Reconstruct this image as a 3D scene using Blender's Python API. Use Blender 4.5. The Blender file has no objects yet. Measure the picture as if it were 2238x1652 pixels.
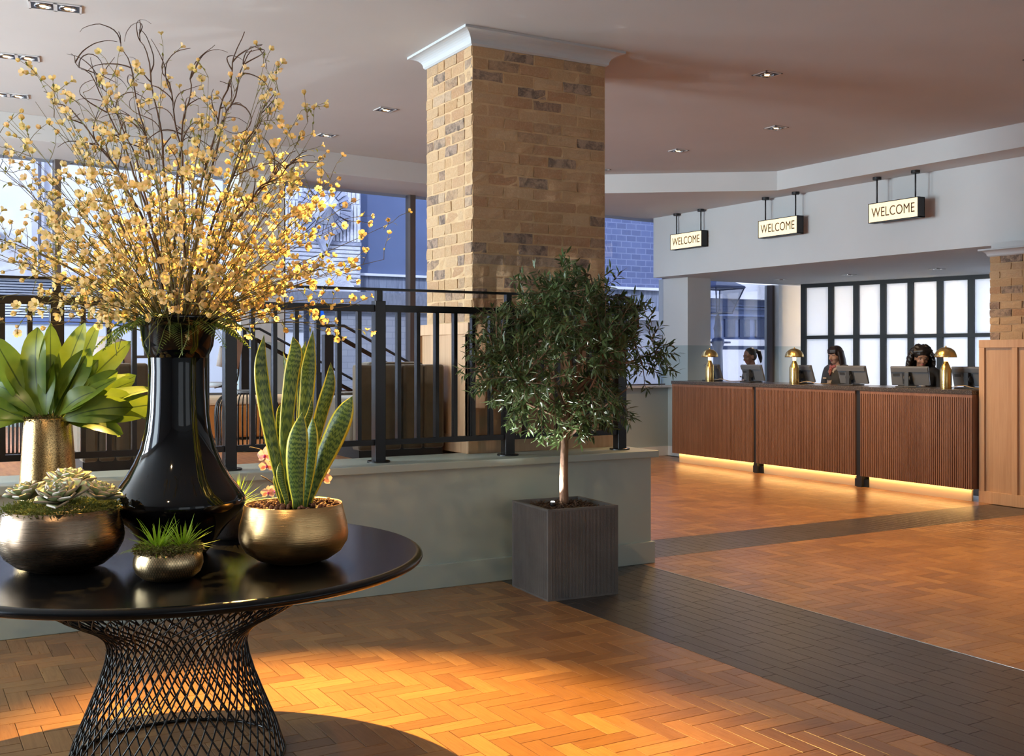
import bpy, bmesh, math, random
from mathutils import Vector, Matrix, Euler, noise
R = math.radians
rng = random.Random(7)
sc = bpy.context.scene
col = sc.collection

# ------------------------------------------------------------------ camera, world, exposure
TH = R(60.08)
FX, FY = math.cos(TH), math.sin(TH)
RX, RY = FY, -FX
CAMH, FPX, U0, VH = 1.5, 2360.0, 1119.0, 778.0
cd = bpy.data.cameras.new('camera')
cam = bpy.data.objects.new('camera', cd)
col.objects.link(cam)
cam.location = (0, 0, CAMH)
cam.rotation_euler = (R(90), 0, TH - R(90))
cd.sensor_fit = 'HORIZONTAL'
cd.sensor_width = 36.0
cd.lens = 36.0 * FPX / 2238.0
cd.shift_y = -(826 - VH) / 2238.0
cd.clip_start = 0.05
sc.camera = cam

w = bpy.data.worlds.new('sky')
sc.world = w
w.use_nodes = True
bgn = w.node_tree.nodes['Background']
bgn.inputs[0].default_value = (0.60, 0.72, 1.0, 1)
bgn.inputs[1].default_value = 1.5

def lamp(kind, name, loc, energy, color, rot=None, **kw):
    d = bpy.data.lights.new(name, kind)
    d.energy = energy
    d.color = color
    for k, v in kw.items():
        setattr(d, k, v)
    o = bpy.data.objects.new(name, d)
    o.location = loc
    if rot is not None:
        o.rotation_euler = rot
    col.objects.link(o)
    return o

def aim(o, target):
    v = Vector(target) - o.location
    o.rotation_euler = v.to_track_quat('-Z', 'Y').to_euler()

sun = lamp('SUN', 'sun', (-8, -8, 20), 2.1, (0.86, 0.90, 1.0), angle=R(3))
aim(sun, Vector((-8, -8, 20)) + Vector((0.62, 0.62, -0.75)))

WARM = (1.0, 0.61, 0.25)
vs = sc.view_settings
vs.view_transform = 'Standard'
vs.look = 'None'
vs.exposure = 0.7
vs.gamma = 1.0
vs.use_curve_mapping = False
sc.cycles.use_denoising = True
sc.cycles.max_bounces = 6
sc.cycles.diffuse_bounces = 4
sc.cycles.glossy_bounces = 3
sc.cycles.transparent_max_bounces = 8
sc.cycles.use_adaptive_sampling = True
sc.cycles.adaptive_threshold = 0.1
sc.cycles.adaptive_min_samples = 16
sc.cycles.caustics_reflective = False
sc.cycles.caustics_refractive = False
sc.cycles.sample_clamp_indirect = 6.0

# daylight at the tall windows of the side wall; unseen fill lamps added along the solid rear wall
for y, e_ in ((4.63, 110), (8.13, 520), (11.0, 330)):
    lamp('AREA', 'daylight_side_window', (-5.1, y, 1.9), e_, (0.78, 0.93, 1.0), (R(90), 0, R(-90)), shape='RECTANGLE', size=1.7, size_y=3.0)
for x in (0.5, 4.5, 8.5, 12.0):
    lamp('AREA', 'rear_fill_lamp', (x, -4.25, 1.9), 13, (0.86, 0.94, 1.0), (R(90), 0, 0), shape='RECTANGLE', size=2.6, size_y=2.8)

# ------------------------------------------------------------------ small helpers
def ray(u):
    s = (u - U0) / FPX
    return FX + RX * s, FY + RY * s

def at(u, v, Z):
    dx, dy = ray(u)
    return Vector((dx * Z, dy * Z, CAMH - (v - VH) / FPX * Z))

def zat(v, Z):
    return CAMH - (v - VH) / FPX * Z

def proj(p):
    Z = p[0] * FX + p[1] * FY
    x = p[0] * RX + p[1] * RY
    if Z < 0.05:
        return None
    return U0 + FPX * x / Z, VH + (CAMH - p[2]) * FPX / Z, Z

class MB:
    def __init__(s):
        s.v, s.f, s.t, s.m, s.a = [], [], [], [], []
    def add(s, vs_, fs, uv=None, mi=0, a=0.0):
        o = len(s.v)
        s.v += [tuple(p) for p in vs_]
        s.t += list(uv) if uv else [(0, 0)] * len(vs_)
        s.a += [a] * len(vs_)
        for f in fs:
            s.f.append([i + o for i in f])
            s.m.append(mi)
        return s
    def box(s, x0, y0, z0, x1, y1, z1, M=None, mi=0):
        p = [Vector((x, y, z)) for z in (z0, z1) for y in (y0, y1) for x in (x0, x1)]
        if M is not None:
            p = [M @ q for q in p]
        return s.add(p, [(0, 2, 3, 1), (4, 5, 7, 6), (0, 1, 5, 4), (2, 6, 7, 3), (0, 4, 6, 2), (1, 3, 7, 5)], mi=mi)
    def prism(s, poly, z0, z1, mi=0):
        n = len(poly)
        area = sum(poly[i][0] * poly[(i + 1) % n][1] - poly[(i + 1) % n][0] * poly[i][1] for i in range(n))
        if area < 0:
            poly = poly[::-1]
        v = [(x, y, z0) for x, y in poly] + [(x, y, z1) for x, y in poly]
        f = [list(range(n))[::-1], list(range(n, 2 * n))]
        f += [(i, (i + 1) % n, n + (i + 1) % n, n + i) for i in range(n)]
        return s.add(v, f, mi=mi)
    def lathe(s, prof, seg=40, c=(0, 0, 0), mi=0, sx=1.0, sy=1.0, M=None):
        v, f, uv = [], [], []
        for k, (r, z) in enumerate(prof):
            for i in range(seg):
                a = 2 * math.pi * i / seg
                p = Vector((c[0] + r * sx * math.cos(a), c[1] + r * sy * math.sin(a), c[2] + z))
                v.append(M @ p if M is not None else p)
                uv.append((i / seg, k / max(1, len(prof) - 1)))
        for k in range(len(prof) - 1):
            for i in range(seg):
                j = (i + 1) % seg
                f.append((k * seg + i, k * seg + j, (k + 1) * seg + j, (k + 1) * seg + i))
        if prof[0][0] > 1e-5:
            f.append(list(range(seg))[::-1])
        if prof[-1][0] > 1e-5:
            f.append([(len(prof) - 1) * seg + i for i in range(seg)])
        return s.add(v, f, uv, mi)
    def tube(s, pts, r, seg=6, mi=0, cap=True, flat=1.0):
        pts = [Vector(p) for p in pts]
        n = len(pts)
        rs = r if isinstance(r, (list, tuple)) else [r] * n
        t0 = (pts[1] - pts[0]).normalized()
        ref = Vector((0, 0, 1)) if abs(t0.z) < 0.9 else Vector((1, 0, 0))
        nrm = (ref - t0 * ref.dot(t0)).normalized()
        v, f, uv = [], [], []
        for k in range(n):
            t = (pts[min(k + 1, n - 1)] - pts[max(k - 1, 0)])
            t = t.normalized() if t.length > 1e-9 else t0
            nrm = nrm - t * nrm.dot(t)
            nrm = nrm.normalized() if nrm.length > 1e-6 else t.orthogonal().normalized()
            b = t.cross(nrm)
            for i in range(seg):
                a = 2 * math.pi * i / seg
                v.append(pts[k] + (nrm * math.cos(a) * flat + b * math.sin(a)) * rs[k])
                uv.append((i / seg, k / (n - 1)))
        for k in range(n - 1):
            for i in range(seg):
                j = (i + 1) % seg
                f.append((k * seg + i, k * seg + j, (k + 1) * seg + j, (k + 1) * seg + i))
        if cap:
            f.append(list(range(seg))[::-1])
            f.append([(n - 1) * seg + i for i in range(seg)])
        return s.add(v, f, uv, mi)
    def leaf(s, p, d, n, L, W, curl=0.5, fold=0.15, seg=6, shape=1, mi=0, wave=0.0, twist=0.0):
        """a leaf blade: starts at p, runs along d, bends away from n by curl, folded along its midrib"""
        p, d, n = Vector(p), Vector(d).normalized(), Vector(n)
        n = (n - d * n.dot(d))
        n = n.normalized() if n.length > 1e-6 else d.orthogonal().normalized()
        v, f, uv = [], [], []
        step = L / seg
        ph = rng.random() * 6
        for k in range(seg + 1):
            t = k / seg
            if shape == 1:
                wd = math.sin(math.pi * min(1, t ** 0.8)) ** 0.9
            elif shape == 2:      # strap: wide, short point
                wd = min(1, 0.45 + t * 1.3) * (1 if t < 0.62 else max(0, 1 - ((t - 0.62) / 0.38) ** 1.7))
            elif shape == 3:      # needle: wide at base
                wd = (1 - t) ** 0.8
            elif shape == 5:      # stalked broad leaf with a point
                wd = 0.10 + 0.9 * max(0.0, math.sin(math.pi * max(0, (t - 0.12) / 0.88) ** 1.15)) ** 0.75 if t < 1 else 0
            else:                 # obovate
                wd = math.sin(math.pi * t ** 1.6) ** 0.8 if t < 1 else 0
            wd = max(wd, 0.03 if t < 1 else 0.0) * W / 2
            sd = d.cross(n).normalized()
            if twist:
                q = Matrix.Rotation(twist * t, 3, d)
                sd = q @ sd
            up = sd.cross(d)
            wv = wave * W * math.sin(t * 9 + ph)
            v += [p - sd * wd + up * (fold * wd + wv), p, p + sd * wd + up * (fold * wd - wv)]
            uv += [(0, t), (0.5, t), (1, t)]
            rot = Matrix.Rotation(curl / seg, 3, d.cross(n))
            d = (rot @ d).normalized() if False else (d * math.cos(curl / seg) - n * math.sin(curl / seg)).normalized()
            n = (n - d * n.dot(d)).normalized()
            p = p + d * step
        for k in range(seg):
            a = k * 3
            f += [(a, a + 1, a + 4, a + 3), (a + 1, a + 2, a + 5, a + 4)]
        return s.add(v, f, uv, mi)
    def ell(s, c, r, seg=10, rings=7, mi=0, M=None):
        v, f = [], []
        for k in range(rings + 1):
            ph = math.pi * k / rings
            for i in range(seg):
                a = 2 * math.pi * i / seg
                q = Vector((r[0] * math.sin(ph) * math.cos(a), r[1] * math.sin(ph) * math.sin(a), -r[2] * math.cos(ph)))
                if M is not None:
                    q = M @ q
                v.append(Vector(c) + q)
        for k in range(rings):
            for i in range(seg):
                j = (i + 1) % seg
                f.append((k * seg + i, k * seg + j, (k + 1) * seg + j, (k + 1) * seg + i))
        return s.add(v, f, mi=mi)
    def mesh(s, name, mats, smooth=False, uv=False, attr=False):
        me = bpy.data.meshes.new(name)
        me.from_pydata(s.v, [], s.f)
        for m in (mats if isinstance(mats, (list, tuple)) else [mats]):
            me.materials.append(m)
        if any(s.m):
            me.polygons.foreach_set('material_index', s.m)
        if smooth:
            me.polygons.foreach_set('use_smooth', [True] * len(s.f))
        if uv:
            l = me.uv_layers.new(name='UVMap')
            idx = [0] * len(me.loops)
            me.loops.foreach_get('vertex_index', idx)
            flat = []
            for i in idx:
                flat += s.t[i]
            l.data.foreach_set('uv', flat)
        if attr:
            at_ = me.attributes.new('rnd', 'FLOAT', 'POINT')
            at_.data.foreach_set('value', s.a)
        me.update()
        return me

def tag(o, label=None, cat=None, group=None, kind=None):
    if label: o['label'] = label
    if cat: o['category'] = cat
    if group: o['group'] = group
    if kind: o['kind'] = kind
    return o

def obj(name, me, parent=None, loc=None, rot=None, bevel=0, edge_split=False):
    o = bpy.data.objects.new(name, me)
    if parent: o.parent = parent
    if loc is not None: o.location = loc
    if rot is not None: o.rotation_euler = rot
    if bevel:
        b = o.modifiers.new('bevel', 'BEVEL')
        b.width = bevel
        b.segments = 2
        b.limit_method = 'ANGLE'
    col.objects.link(o)
    return o

def mk(name, mb, mats, parent=None, smooth=False, uv=False, attr=False, loc=None, rot=None, bevel=0):
    return obj(name, mb.mesh(name, mats, smooth, uv, attr), parent, loc, rot, bevel)

def empty(name, loc, label=None, cat=None, group=None, rz=0.0, kind=None):
    o = bpy.data.objects.new(name, None)
    o.empty_display_size = 0.1
    o.location = loc
    o.rotation_euler = (0, 0, rz)
    col.objects.link(o)
    return tag(o, label, cat, group, kind)

def copy_tree(o, parent=None):
    c = o.copy()
    c.parent = parent
    col.objects.link(c)
    for ch in o.children:
        copy_tree(ch, c)
    return c

def smoothpath(pts, n=4):
    """Catmull-Rom through the points"""
    P = [Vector(p) for p in pts]
    P = [2 * P[0] - P[1]] + P + [2 * P[-1] - P[-2]]
    out = []
    for i in range(1, len(P) - 2):
        for k in range(n):
            t = k / n
            a, b, c, d = P[i - 1], P[i], P[i + 1], P[i + 2]
            out.append(0.5 * ((2 * b) + (c - a) * t + (2 * a - 5 * b + 4 * c - d) * t * t + (3 * b - a - 3 * c + d) * t ** 3))
    out.append(P[-2])
    return out

def text_mesh(name, body, size, mat, parent, loc, rot, scale=(1, 1, 1), extrude=0.001, space=1.0, offset=0.0, align_y='CENTER'):
    c = bpy.data.curves.new('text', 'FONT')
    c.body, c.size, c.align_x, c.align_y, c.extrude, c.space_character, c.offset = body, size, 'CENTER', align_y, extrude, space, offset
    t = bpy.data.objects.new('text', c)
    col.objects.link(t)
    me = bpy.data.meshes.new_from_object(t.evaluated_get(bpy.context.evaluated_depsgraph_get()))
    bpy.data.objects.remove(t)
    me.materials.clear()
    me.materials.append(mat)
    o = obj(name, me, parent, loc, rot)
    o.scale = scale
    return o

# ------------------------------------------------------------------ materials
def newmat(name):
    m = bpy.data.materials.new(name)
    m.use_nodes = True
    nt = m.node_tree
    return m, nt, nt.nodes['Principled BSDF']

def rgba(c):
    return (c[0], c[1], c[2], 1)

def mapped(nt, coords='Object', scale=(1, 1, 1), rot=(0, 0, 0)):
    tc = nt.nodes.new('ShaderNodeTexCoord')
    mp = nt.nodes.new('ShaderNodeMapping')
    mp.inputs['Scale'].default_value = scale
    mp.inputs['Rotation'].default_value = rot
    nt.links.new(tc.outputs[coords], mp.inputs[0])
    return mp.outputs[0]

def noise_tex(nt, vec, scale=5, detail=4, rough=0.55, dist=0.0):
    n = nt.nodes.new('ShaderNodeTexNoise')
    n.inputs['Scale'].default_value = scale
    n.inputs['Detail'].default_value = detail
    n.inputs['Roughness'].default_value = rough
    n.inputs['Distortion'].default_value = dist
    if vec is not None:
        nt.links.new(vec, n.inputs['Vector'])
    return n.outputs['Fac']

def ramp(nt, fac, stops, interp='LINEAR'):
    r = nt.nodes.new('ShaderNodeValToRGB')
    r.color_ramp.interpolation = interp
    e = r.color_ramp.elements
    while len(e) < len(stops):
        e.new(0.5)
    for i, (p, c) in enumerate(stops):
        e[i].position = p
        e[i].color = rgba(c)
    nt.links.new(fac, r.inputs[0])
    return r.outputs[0]

def mixc(nt, fac, a, b, mode='MIX'):
    n = nt.nodes.new('ShaderNodeMix')
    n.data_type = 'RGBA'
    n.blend_type = mode
    for sock, v in ((n.inputs[0], fac), (n.inputs[6], a), (n.inputs[7], b)):
        if hasattr(v, 'is_linked') or isinstance(v, bpy.types.NodeSocket):
            nt.links.new(v, sock)
        elif isinstance(v, (int, float)):
            sock.default_value = v
        else:
            sock.default_value = rgba(v)
    return n.outputs[2]

def mathn(nt, op, a, b=0.0):
    n = nt.nodes.new('ShaderNodeMath')
    n.operation = op
    for sock, v in ((n.inputs[0], a), (n.inputs[1], b)):
        if isinstance(v, bpy.types.NodeSocket):
            nt.links.new(v, sock)
        else:
            sock.default_value = v
    return n.outputs[0]

def bump(nt, bs, h, strength=0.3, dist=0.01):
    b = nt.nodes.new('ShaderNodeBump')
    b.inputs['Strength'].default_value = strength
    b.inputs['Distance'].default_value = dist
    nt.links.new(h, b.inputs['Height'])
    nt.links.new(b.outputs[0], bs.inputs['Normal'])

def pbr(name, c, rough=0.5, metal=0.0, c2=None, scale=6.0, stretch=(1, 1, 1), bmp=0.0, bscale=None, bdist=0.005,
        coat=0.0, spec=0.5, sheen=0.0, trans=0.0, detail=5, coords='Object', lo=0.35, hi=0.65, rvar=0.0):
    m, nt, bs = newmat(name)
    bs.inputs['Base Color'].default_value = rgba(c)
    bs.inputs['Roughness'].default_value = rough
    bs.inputs['Metallic'].default_value = metal
    bs.inputs['Specular IOR Level'].default_value = spec
    bs.inputs['Coat Weight'].default_value = coat
    bs.inputs['Coat Roughness'].default_value = 0.08
    bs.inputs['Sheen Weight'].default_value = sheen
    if c2 is not None or bmp:
        vec = mapped(nt, coords, stretch)
        n = noise_tex(nt, vec, scale, detail)
        if c2 is not None:
            nt.links.new(ramp(nt, n, [(lo, c), (hi, c2)]), bs.inputs['Base Color'])
        if rvar:
            nt.links.new(mathn(nt, 'ADD', mathn(nt, 'MULTIPLY', n, rvar), rough - rvar / 2), bs.inputs['Roughness'])
        if bmp:
            n2 = noise_tex(nt, vec, bscale or scale * 4, 4)
            bump(nt, bs, n2, bmp, bdist)
    if trans:
        tr = nt.nodes.new('ShaderNodeBsdfTranslucent')
        mx = nt.nodes.new('ShaderNodeMixShader')
        mx.inputs[0].default_value = trans
        src = bs.inputs['Base Color']
        if src.is_linked:
            nt.links.new(src.links[0].from_socket, tr.inputs[0])
        else:
            tr.inputs[0].default_value = rgba(c)
        out = nt.nodes['Material Output']
        nt.links.new(bs.outputs[0], mx.inputs[1])
        nt.links.new(tr.outputs[0], mx.inputs[2])
        nt.links.new(mx.outputs[0], out.inputs[0])
    return m

def emit(name, c, strength):
    m, nt, bs = newmat(name)
    bs.inputs['Base Color'].default_value = rgba(c)
    bs.inputs['Emission Color'].default_value = rgba(c)
    bs.inputs['Emission Strength'].default_value = strength
    if strength < 3 or strength == 60:      # too small or too dim to be worth sampling as a lamp
        m.cycles.emission_sampling = 'NONE'
    return m

def plank_mat(name, stops, rough, grain=0.5, coat=0.0):
    m, nt, bs = newmat(name)
    uvn = nt.nodes.new('ShaderNodeUVMap')
    oi = nt.nodes.new('ShaderNodeObjectInfo')
    an = nt.nodes.new('ShaderNodeAttribute')
    an.attribute_name = 'rnd'
    r = mathn(nt, 'FRACT', mathn(nt, 'ADD', oi.outputs['Random'], an.outputs['Fac']))
    mp = nt.nodes.new('ShaderNodeMapping')
    mp.inputs['Scale'].default_value = (3.0, 55.0, 1.0)
    cx = nt.nodes.new('ShaderNodeCombineXYZ')
    nt.links.new(mathn(nt, 'MULTIPLY', r, 37.0), cx.inputs[0])
    nt.links.new(mathn(nt, 'MULTIPLY', r, 91.0), cx.inputs[1])
    nt.links.new(uvn.outputs[0], mp.inputs[0])
    nt.links.new(cx.outputs[0], mp.inputs['Location'])
    g = noise_tex(nt, mp.outputs[0], 1.6, 6, 0.6, 0.9)
    mp2 = nt.nodes.new('ShaderNodeMapping')
    mp2.inputs['Scale'].default_value = (7.0, 16.0, 1.0)
    nt.links.new(uvn.outputs[0], mp2.inputs[0])
    nt.links.new(cx.outputs[0], mp2.inputs['Location'])
    g2 = noise_tex(nt, mp2.outputs[0], 1.0, 3, 0.5, 1.5)
    c = ramp(nt, r, stops)
    dark = mixc(nt, 1.0, c, (0.62, 0.52, 0.45), 'MULTIPLY')
    c2 = mixc(nt, mathn(nt, 'MULTIPLY', ramp(nt, g, [(0.42, (0, 0, 0)), (0.66, (1, 1, 1))]), grain), c, dark)
    c3 = mixc(nt, mathn(nt, 'MULTIPLY', ramp(nt, g2, [(0.5, (0, 0, 0)), (0.72, (1, 1, 1))]), 0.35), c2, dark)
    nt.links.new(c3, bs.inputs['Base Color'])
    nt.links.new(mathn(nt, 'ADD', mathn(nt, 'MULTIPLY', g, 0.16), rough - 0.08), bs.inputs['Roughness'])
    bs.inputs['Coat Weight'].default_value = coat
    bs.inputs['Coat Roughness'].default_value = 0.25
    bump(nt, bs, g, 0.12, 0.002)
    return m

def grain_mat(name, c, c2, rough, axis='Z', scale=1.0, coat=0.0, coords='Object'):
    st = {'Z': (38, 38, 1.6), 'X': (1.6, 38, 38), 'Y': (38, 1.6, 38)}[axis]
    m, nt, bs = newmat(name)
    vec = mapped(nt, coords, tuple(k * scale for k in st))
    g = noise_tex(nt, vec, 1.0, 6, 0.62, 0.6)
    vec2 = mapped(nt, coords, tuple(k * scale * 0.22 for k in st))
    g2 = noise_tex(nt, vec2, 1.0, 4, 0.6, 1.2)
    oi = nt.nodes.new('ShaderNodeObjectInfo')
    a = ramp(nt, g, [(0.3, c2), (0.62, c)])
    b = mixc(nt, mathn(nt, 'MULTIPLY', g2, 0.5), a, c2)
    hv = nt.nodes.new('ShaderNodeHueSaturation')
    nt.links.new(b, hv.inputs['Color'])
    nt.links.new(mathn(nt, 'ADD', mathn(nt, 'MULTIPLY', oi.outputs['Random'], 0.22), 0.89), hv.inputs['Value'])
    nt.links.new(hv.outputs[0], bs.inputs['Base Color'])
    bs.inputs['Roughness'].default_value = rough
    bs.inputs['Coat Weight'].default_value = coat
    bump(nt, bs, g, 0.1, 0.002)
    return m

def brick_mat(name):
    m, nt, bs = newmat(name)
    oi = nt.nodes.new('ShaderNodeObjectInfo')
    tc = nt.nodes.new('ShaderNodeTexCoord')
    ad = nt.nodes.new('ShaderNodeVectorMath')
    ad.operation = 'ADD'
    cx = nt.nodes.new('ShaderNodeCombineXYZ')
    for i, k in enumerate((31.0, 77.0, 53.0)):
        nt.links.new(mathn(nt, 'MULTIPLY', oi.outputs['Random'], k), cx.inputs[i])
    nt.links.new(tc.outputs['Object'], ad.inputs[0])
    nt.links.new(cx.outputs[0], ad.inputs[1])
    vec = ad.outputs[0]
    base = ramp(nt, oi.outputs['Random'], [(0.0, (0.47, 0.29, 0.15)), (0.22, (0.54, 0.36, 0.20)), (0.4, (0.44, 0.255, 0.14)),
                                           (0.55, (0.57, 0.39, 0.225)), (0.70, (0.47, 0.31, 0.18)), (0.80, (0.38, 0.25, 0.165)),
                                           (0.92, (0.34, 0.24, 0.18)), (1.0, (0.50, 0.36, 0.24))])
    blot = noise_tex(nt, vec, 14, 6, 0.65, 0.6)
    thr = ramp(nt, oi.outputs['Random'], [(0.0, (0, 0, 0)), (0.66, (0.05, 0.05, 0.05)), (0.76, (0.5, 0.5, 0.5)), (0.94, (0.85, 0.85, 0.85)), (1.0, (0.1, 0.1, 0.1))])
    k = mathn(nt, 'MULTIPLY', ramp(nt, blot, [(0.44, (0, 0, 0)), (0.60, (1, 1, 1))]), thr)
    c1 = mixc(nt, k, base, (0.10, 0.078, 0.070))
    fine = noise_tex(nt, vec, 70, 4, 0.6)
    c2 = mixc(nt, mathn(nt, 'MULTIPLY', ramp(nt, fine, [(0.5, (0, 0, 0)), (0.75, (1, 1, 1))]), 0.35), c1, (0.66, 0.52, 0.36))
    nt.links.new(c2, bs.inputs['Base Color'])
    bs.inputs['Roughness'].default_value = 0.9
    bs.inputs['Specular IOR Level'].default_value = 0.2
    bump(nt, bs, noise_tex(nt, vec, 38, 6, 0.7, 0.8), 0.8, 0.012)
    return m

def leaf_mat(name, c, c2, rib, rough=0.4, trans=0.25, ribw=0.06, scale=8, edge=None, edgew=0.1, bands=None):
    m, nt, bs = newmat(name)
    uvn = nt.nodes.new('ShaderNodeUVMap')
    sp = nt.nodes.new('ShaderNodeSeparateXYZ')
    nt.links.new(uvn.outputs[0], sp.inputs[0])
    d = mathn(nt, 'ABSOLUTE', mathn(nt, 'SUBTRACT', sp.outputs[0], 0.5))
    vec = mapped(nt, 'Object', (1, 1, 1))
    cc = ramp(nt, noise_tex(nt, vec, scale, 4), [(0.35, c), (0.65, c2)])
    if bands:
        mp = nt.nodes.new('ShaderNodeMapping')
        mp.inputs['Scale'].default_value = (1.0, 1.0, 1.0)
        nt.links.new(uvn.outputs[0], mp.inputs[0])
        wv = nt.nodes.new('ShaderNodeTexWave')
        wv.bands_direction = 'Y'
        wv.inputs['Scale'].default_value = bands[1]
        wv.inputs['Distortion'].default_value = 7.0
        wv.inputs['Detail'].default_value = 3.0
        wv.inputs['Detail Scale'].default_value = 2.0
        nt.links.new(mp.outputs[0], wv.inputs[0])
        cc = mixc(nt, ramp(nt, wv.outputs['Fac'], [(0.45, (0, 0, 0)), (0.72, (1, 1, 1))]), cc, bands[0])
    if rib is not None:
        cc = mixc(nt, ramp(nt, d, [(ribw * 0.4, (1, 1, 1)), (ribw, (0, 0, 0))]), cc, rib)
    if edge is not None:
        cc = mixc(nt, ramp(nt, d, [(0.5 - edgew * 1.15, (0, 0, 0)), (0.5 - edgew * 0.85, (1, 1, 1))]), cc, edge)
    nt.links.new(cc, bs.inputs['Base Color'])
    bs.inputs['Roughness'].default_value = rough
    if trans:
        tr = nt.nodes.new('ShaderNodeBsdfTranslucent')
        nt.links.new(cc, tr.inputs[0])
        mx = nt.nodes.new('ShaderNodeMixShader')
        mx.inputs[0].default_value = trans
        nt.links.new(bs.outputs[0], mx.inputs[1])
        nt.links.new(tr.outputs[0], mx.inputs[2])
        nt.links.new(mx.outputs[0], nt.nodes['Material Output'].inputs[0])
    return m

def brickwall_mat(name, c, c2, mortar, scale, bw=0.5, rh=0.25, ms=0.02, coords='Object', rot=(0, 0, 0)):
    m, nt, bs = newmat(name)
    vec = mapped(nt, coords, (1, 1, 1), rot)
    b = nt.nodes.new('ShaderNodeTexBrick')
    b.inputs['Scale'].default_value = scale
    b.inputs['Color1'].default_value = rgba(c)
    b.inputs['Color2'].default_value = rgba(c2)
    b.inputs['Mortar'].default_value = rgba(mortar)
    b.inputs['Mortar Size'].default_value = ms
    b.inputs['Brick Width'].default_value = bw
    b.inputs['Row Height'].default_value = rh
    nt.links.new(vec, b.inputs['Vector'])
    n = noise_tex(nt, mapped(nt, 'Object'), 1.3, 4)
    nt.links.new(mixc(nt, mathn(nt, 'MULTIPLY', n, 0.5), b.outputs[0], (c[0] * 0.6, c[1] * 0.6, c[2] * 0.6)), bs.inputs['Base Color'])
    bs.inputs['Roughness'].default_value = 0.85
    bump(nt, bs, b.outputs['Fac'], -0.4, 0.01)
    return m

M = {}
M['ceiling'] = pbr('ceiling_paint', (0.54, 0.55, 0.56), 0.85, c2=(0.51, 0.52, 0.53), scale=0.8)
M['plaster'] = pbr('white_plaster', (0.62, 0.63, 0.63), 0.8, c2=(0.59, 0.60, 0.60), scale=1.0)
M['dado'] = pbr('blue_grey_paint', (0.36, 0.43, 0.44), 0.6)
M['sage'] = pbr('sage_paint', (0.40, 0.455, 0.405), 0.42, c2=(0.385, 0.44, 0.39), scale=1.2)
M['wood'] = plank_mat('oak_parquet', [(0.0, (0.225, 0.103, 0.036)), (0.15, (0.31, 0.148, 0.05)), (0.35, (0.26, 0.12, 0.04)), (0.55, (0.385, 0.195, 0.066)),
                                      (0.75, (0.32, 0.15, 0.05)), (0.9, (0.25, 0.115, 0.039)), (1.0, (0.215, 0.098, 0.034))], 0.30, 0.55, 0.2)
M['darkwood'] = plank_mat('dark_stained_parquet', [(0.0, (0.030, 0.024, 0.022)), (0.3, (0.044, 0.035, 0.032)), (0.6, (0.036, 0.029, 0.026)), (1.0, (0.052, 0.041, 0.037))], 0.34, 0.6, 0.15)
M['subfloor'] = pbr('dark_joint', (0.05, 0.028, 0.014), 0.9)
M['brick'] = brick_mat('rough_buff_brick')
M['mortar'] = pbr('sand_mortar', (0.52, 0.34, 0.18), 0.95, c2=(0.60, 0.42, 0.24), scale=9, bmp=0.6, bscale=60, bdist=0.006)
M['oak'] = grain_mat('pale_oak', (0.60, 0.385, 0.225), (0.49, 0.295, 0.16), 0.45)
M['walnut'] = grain_mat('dark_walnut', (0.255, 0.125, 0.072), (0.155, 0.070, 0.039), 0.42)
M['black'] = pbr('black_satin_metal', (0.009, 0.008, 0.008), 0.25, spec=0.4)
M['blackmat'] = pbr('matt_black', (0.012, 0.012, 0.013), 0.5)
def lacquer():
    m, nt, bs = newmat('black_table_lacquer')
    nt.nodes.remove(bs)
    d = nt.nodes.new('ShaderNodeBsdfDiffuse')
    d.inputs[0].default_value = (0.005, 0.005, 0.0055, 1)
    g = nt.nodes.new('ShaderNodeBsdfGlossy')
    g.distribution = 'BECKMANN'
    g.inputs['Roughness'].default_value = 0.26
    f = nt.nodes.new('ShaderNodeFresnel')
    f.inputs[0].default_value = 1.42
    mx = nt.nodes.new('ShaderNodeMixShader')
    nt.links.new(f.outputs[0], mx.inputs[0])
    nt.links.new(d.outputs[0], mx.inputs[1])
    nt.links.new(g.outputs[0], mx.inputs[2])
    nt.links.new(mx.outputs[0], nt.nodes['Material Output'].inputs[0])
    return m
M['tabletop'] = lacquer()
M['vase'] = pbr('black_gloss_glaze', (0.003, 0.003, 0.004), 0.04, spec=0.42)
M['brown_frame'] = pbr('bronze_window_frame', (0.10, 0.075, 0.065), 0.45)
M['cornice'] = pbr('pale_grey_cornice', (0.50, 0.53, 0.55), 0.5)
M['white_trim'] = pbr('white_gloss_trim', (0.70, 0.72, 0.74), 0.4)
# ------------------------------------------------------------------ the setting: floor
CEIL, SOF, LOW = 3.80, 3.56, 2.67
WALL_Y = 6.30            # front face of the low wall
PLAT = 0.78              # raised platform behind it

floor = mk('floor', MB().box(-5.2, -4.2, -0.25, 15, 13.4, -0.005), M['subfloor'])
tag(floor, 'herringbone oak parquet floor with dark stained bands', 'floor', kind='structure')

B1 = (3.53, -4.2, 4.69, WALL_Y - 0.02)      # dark band running along Y
B2 = (4.69, 6.43, 9.62, 7.06)               # dark band running along X
PW, PN = 0.088, 3
PL = PW * PN
planks = []              # (x0,y0,x1,y1, along 0=x 1=y, dark, full)

def clip(a, b):
    x0, y0, x1, y1 = max(a[0], b[0]), max(a[1], b[1]), min(a[2], b[2]), min(a[3], b[3])
    return (x0, y0, x1, y1) if x1 - x0 > 0.004 and y1 - y0 > 0.004 else None

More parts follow.
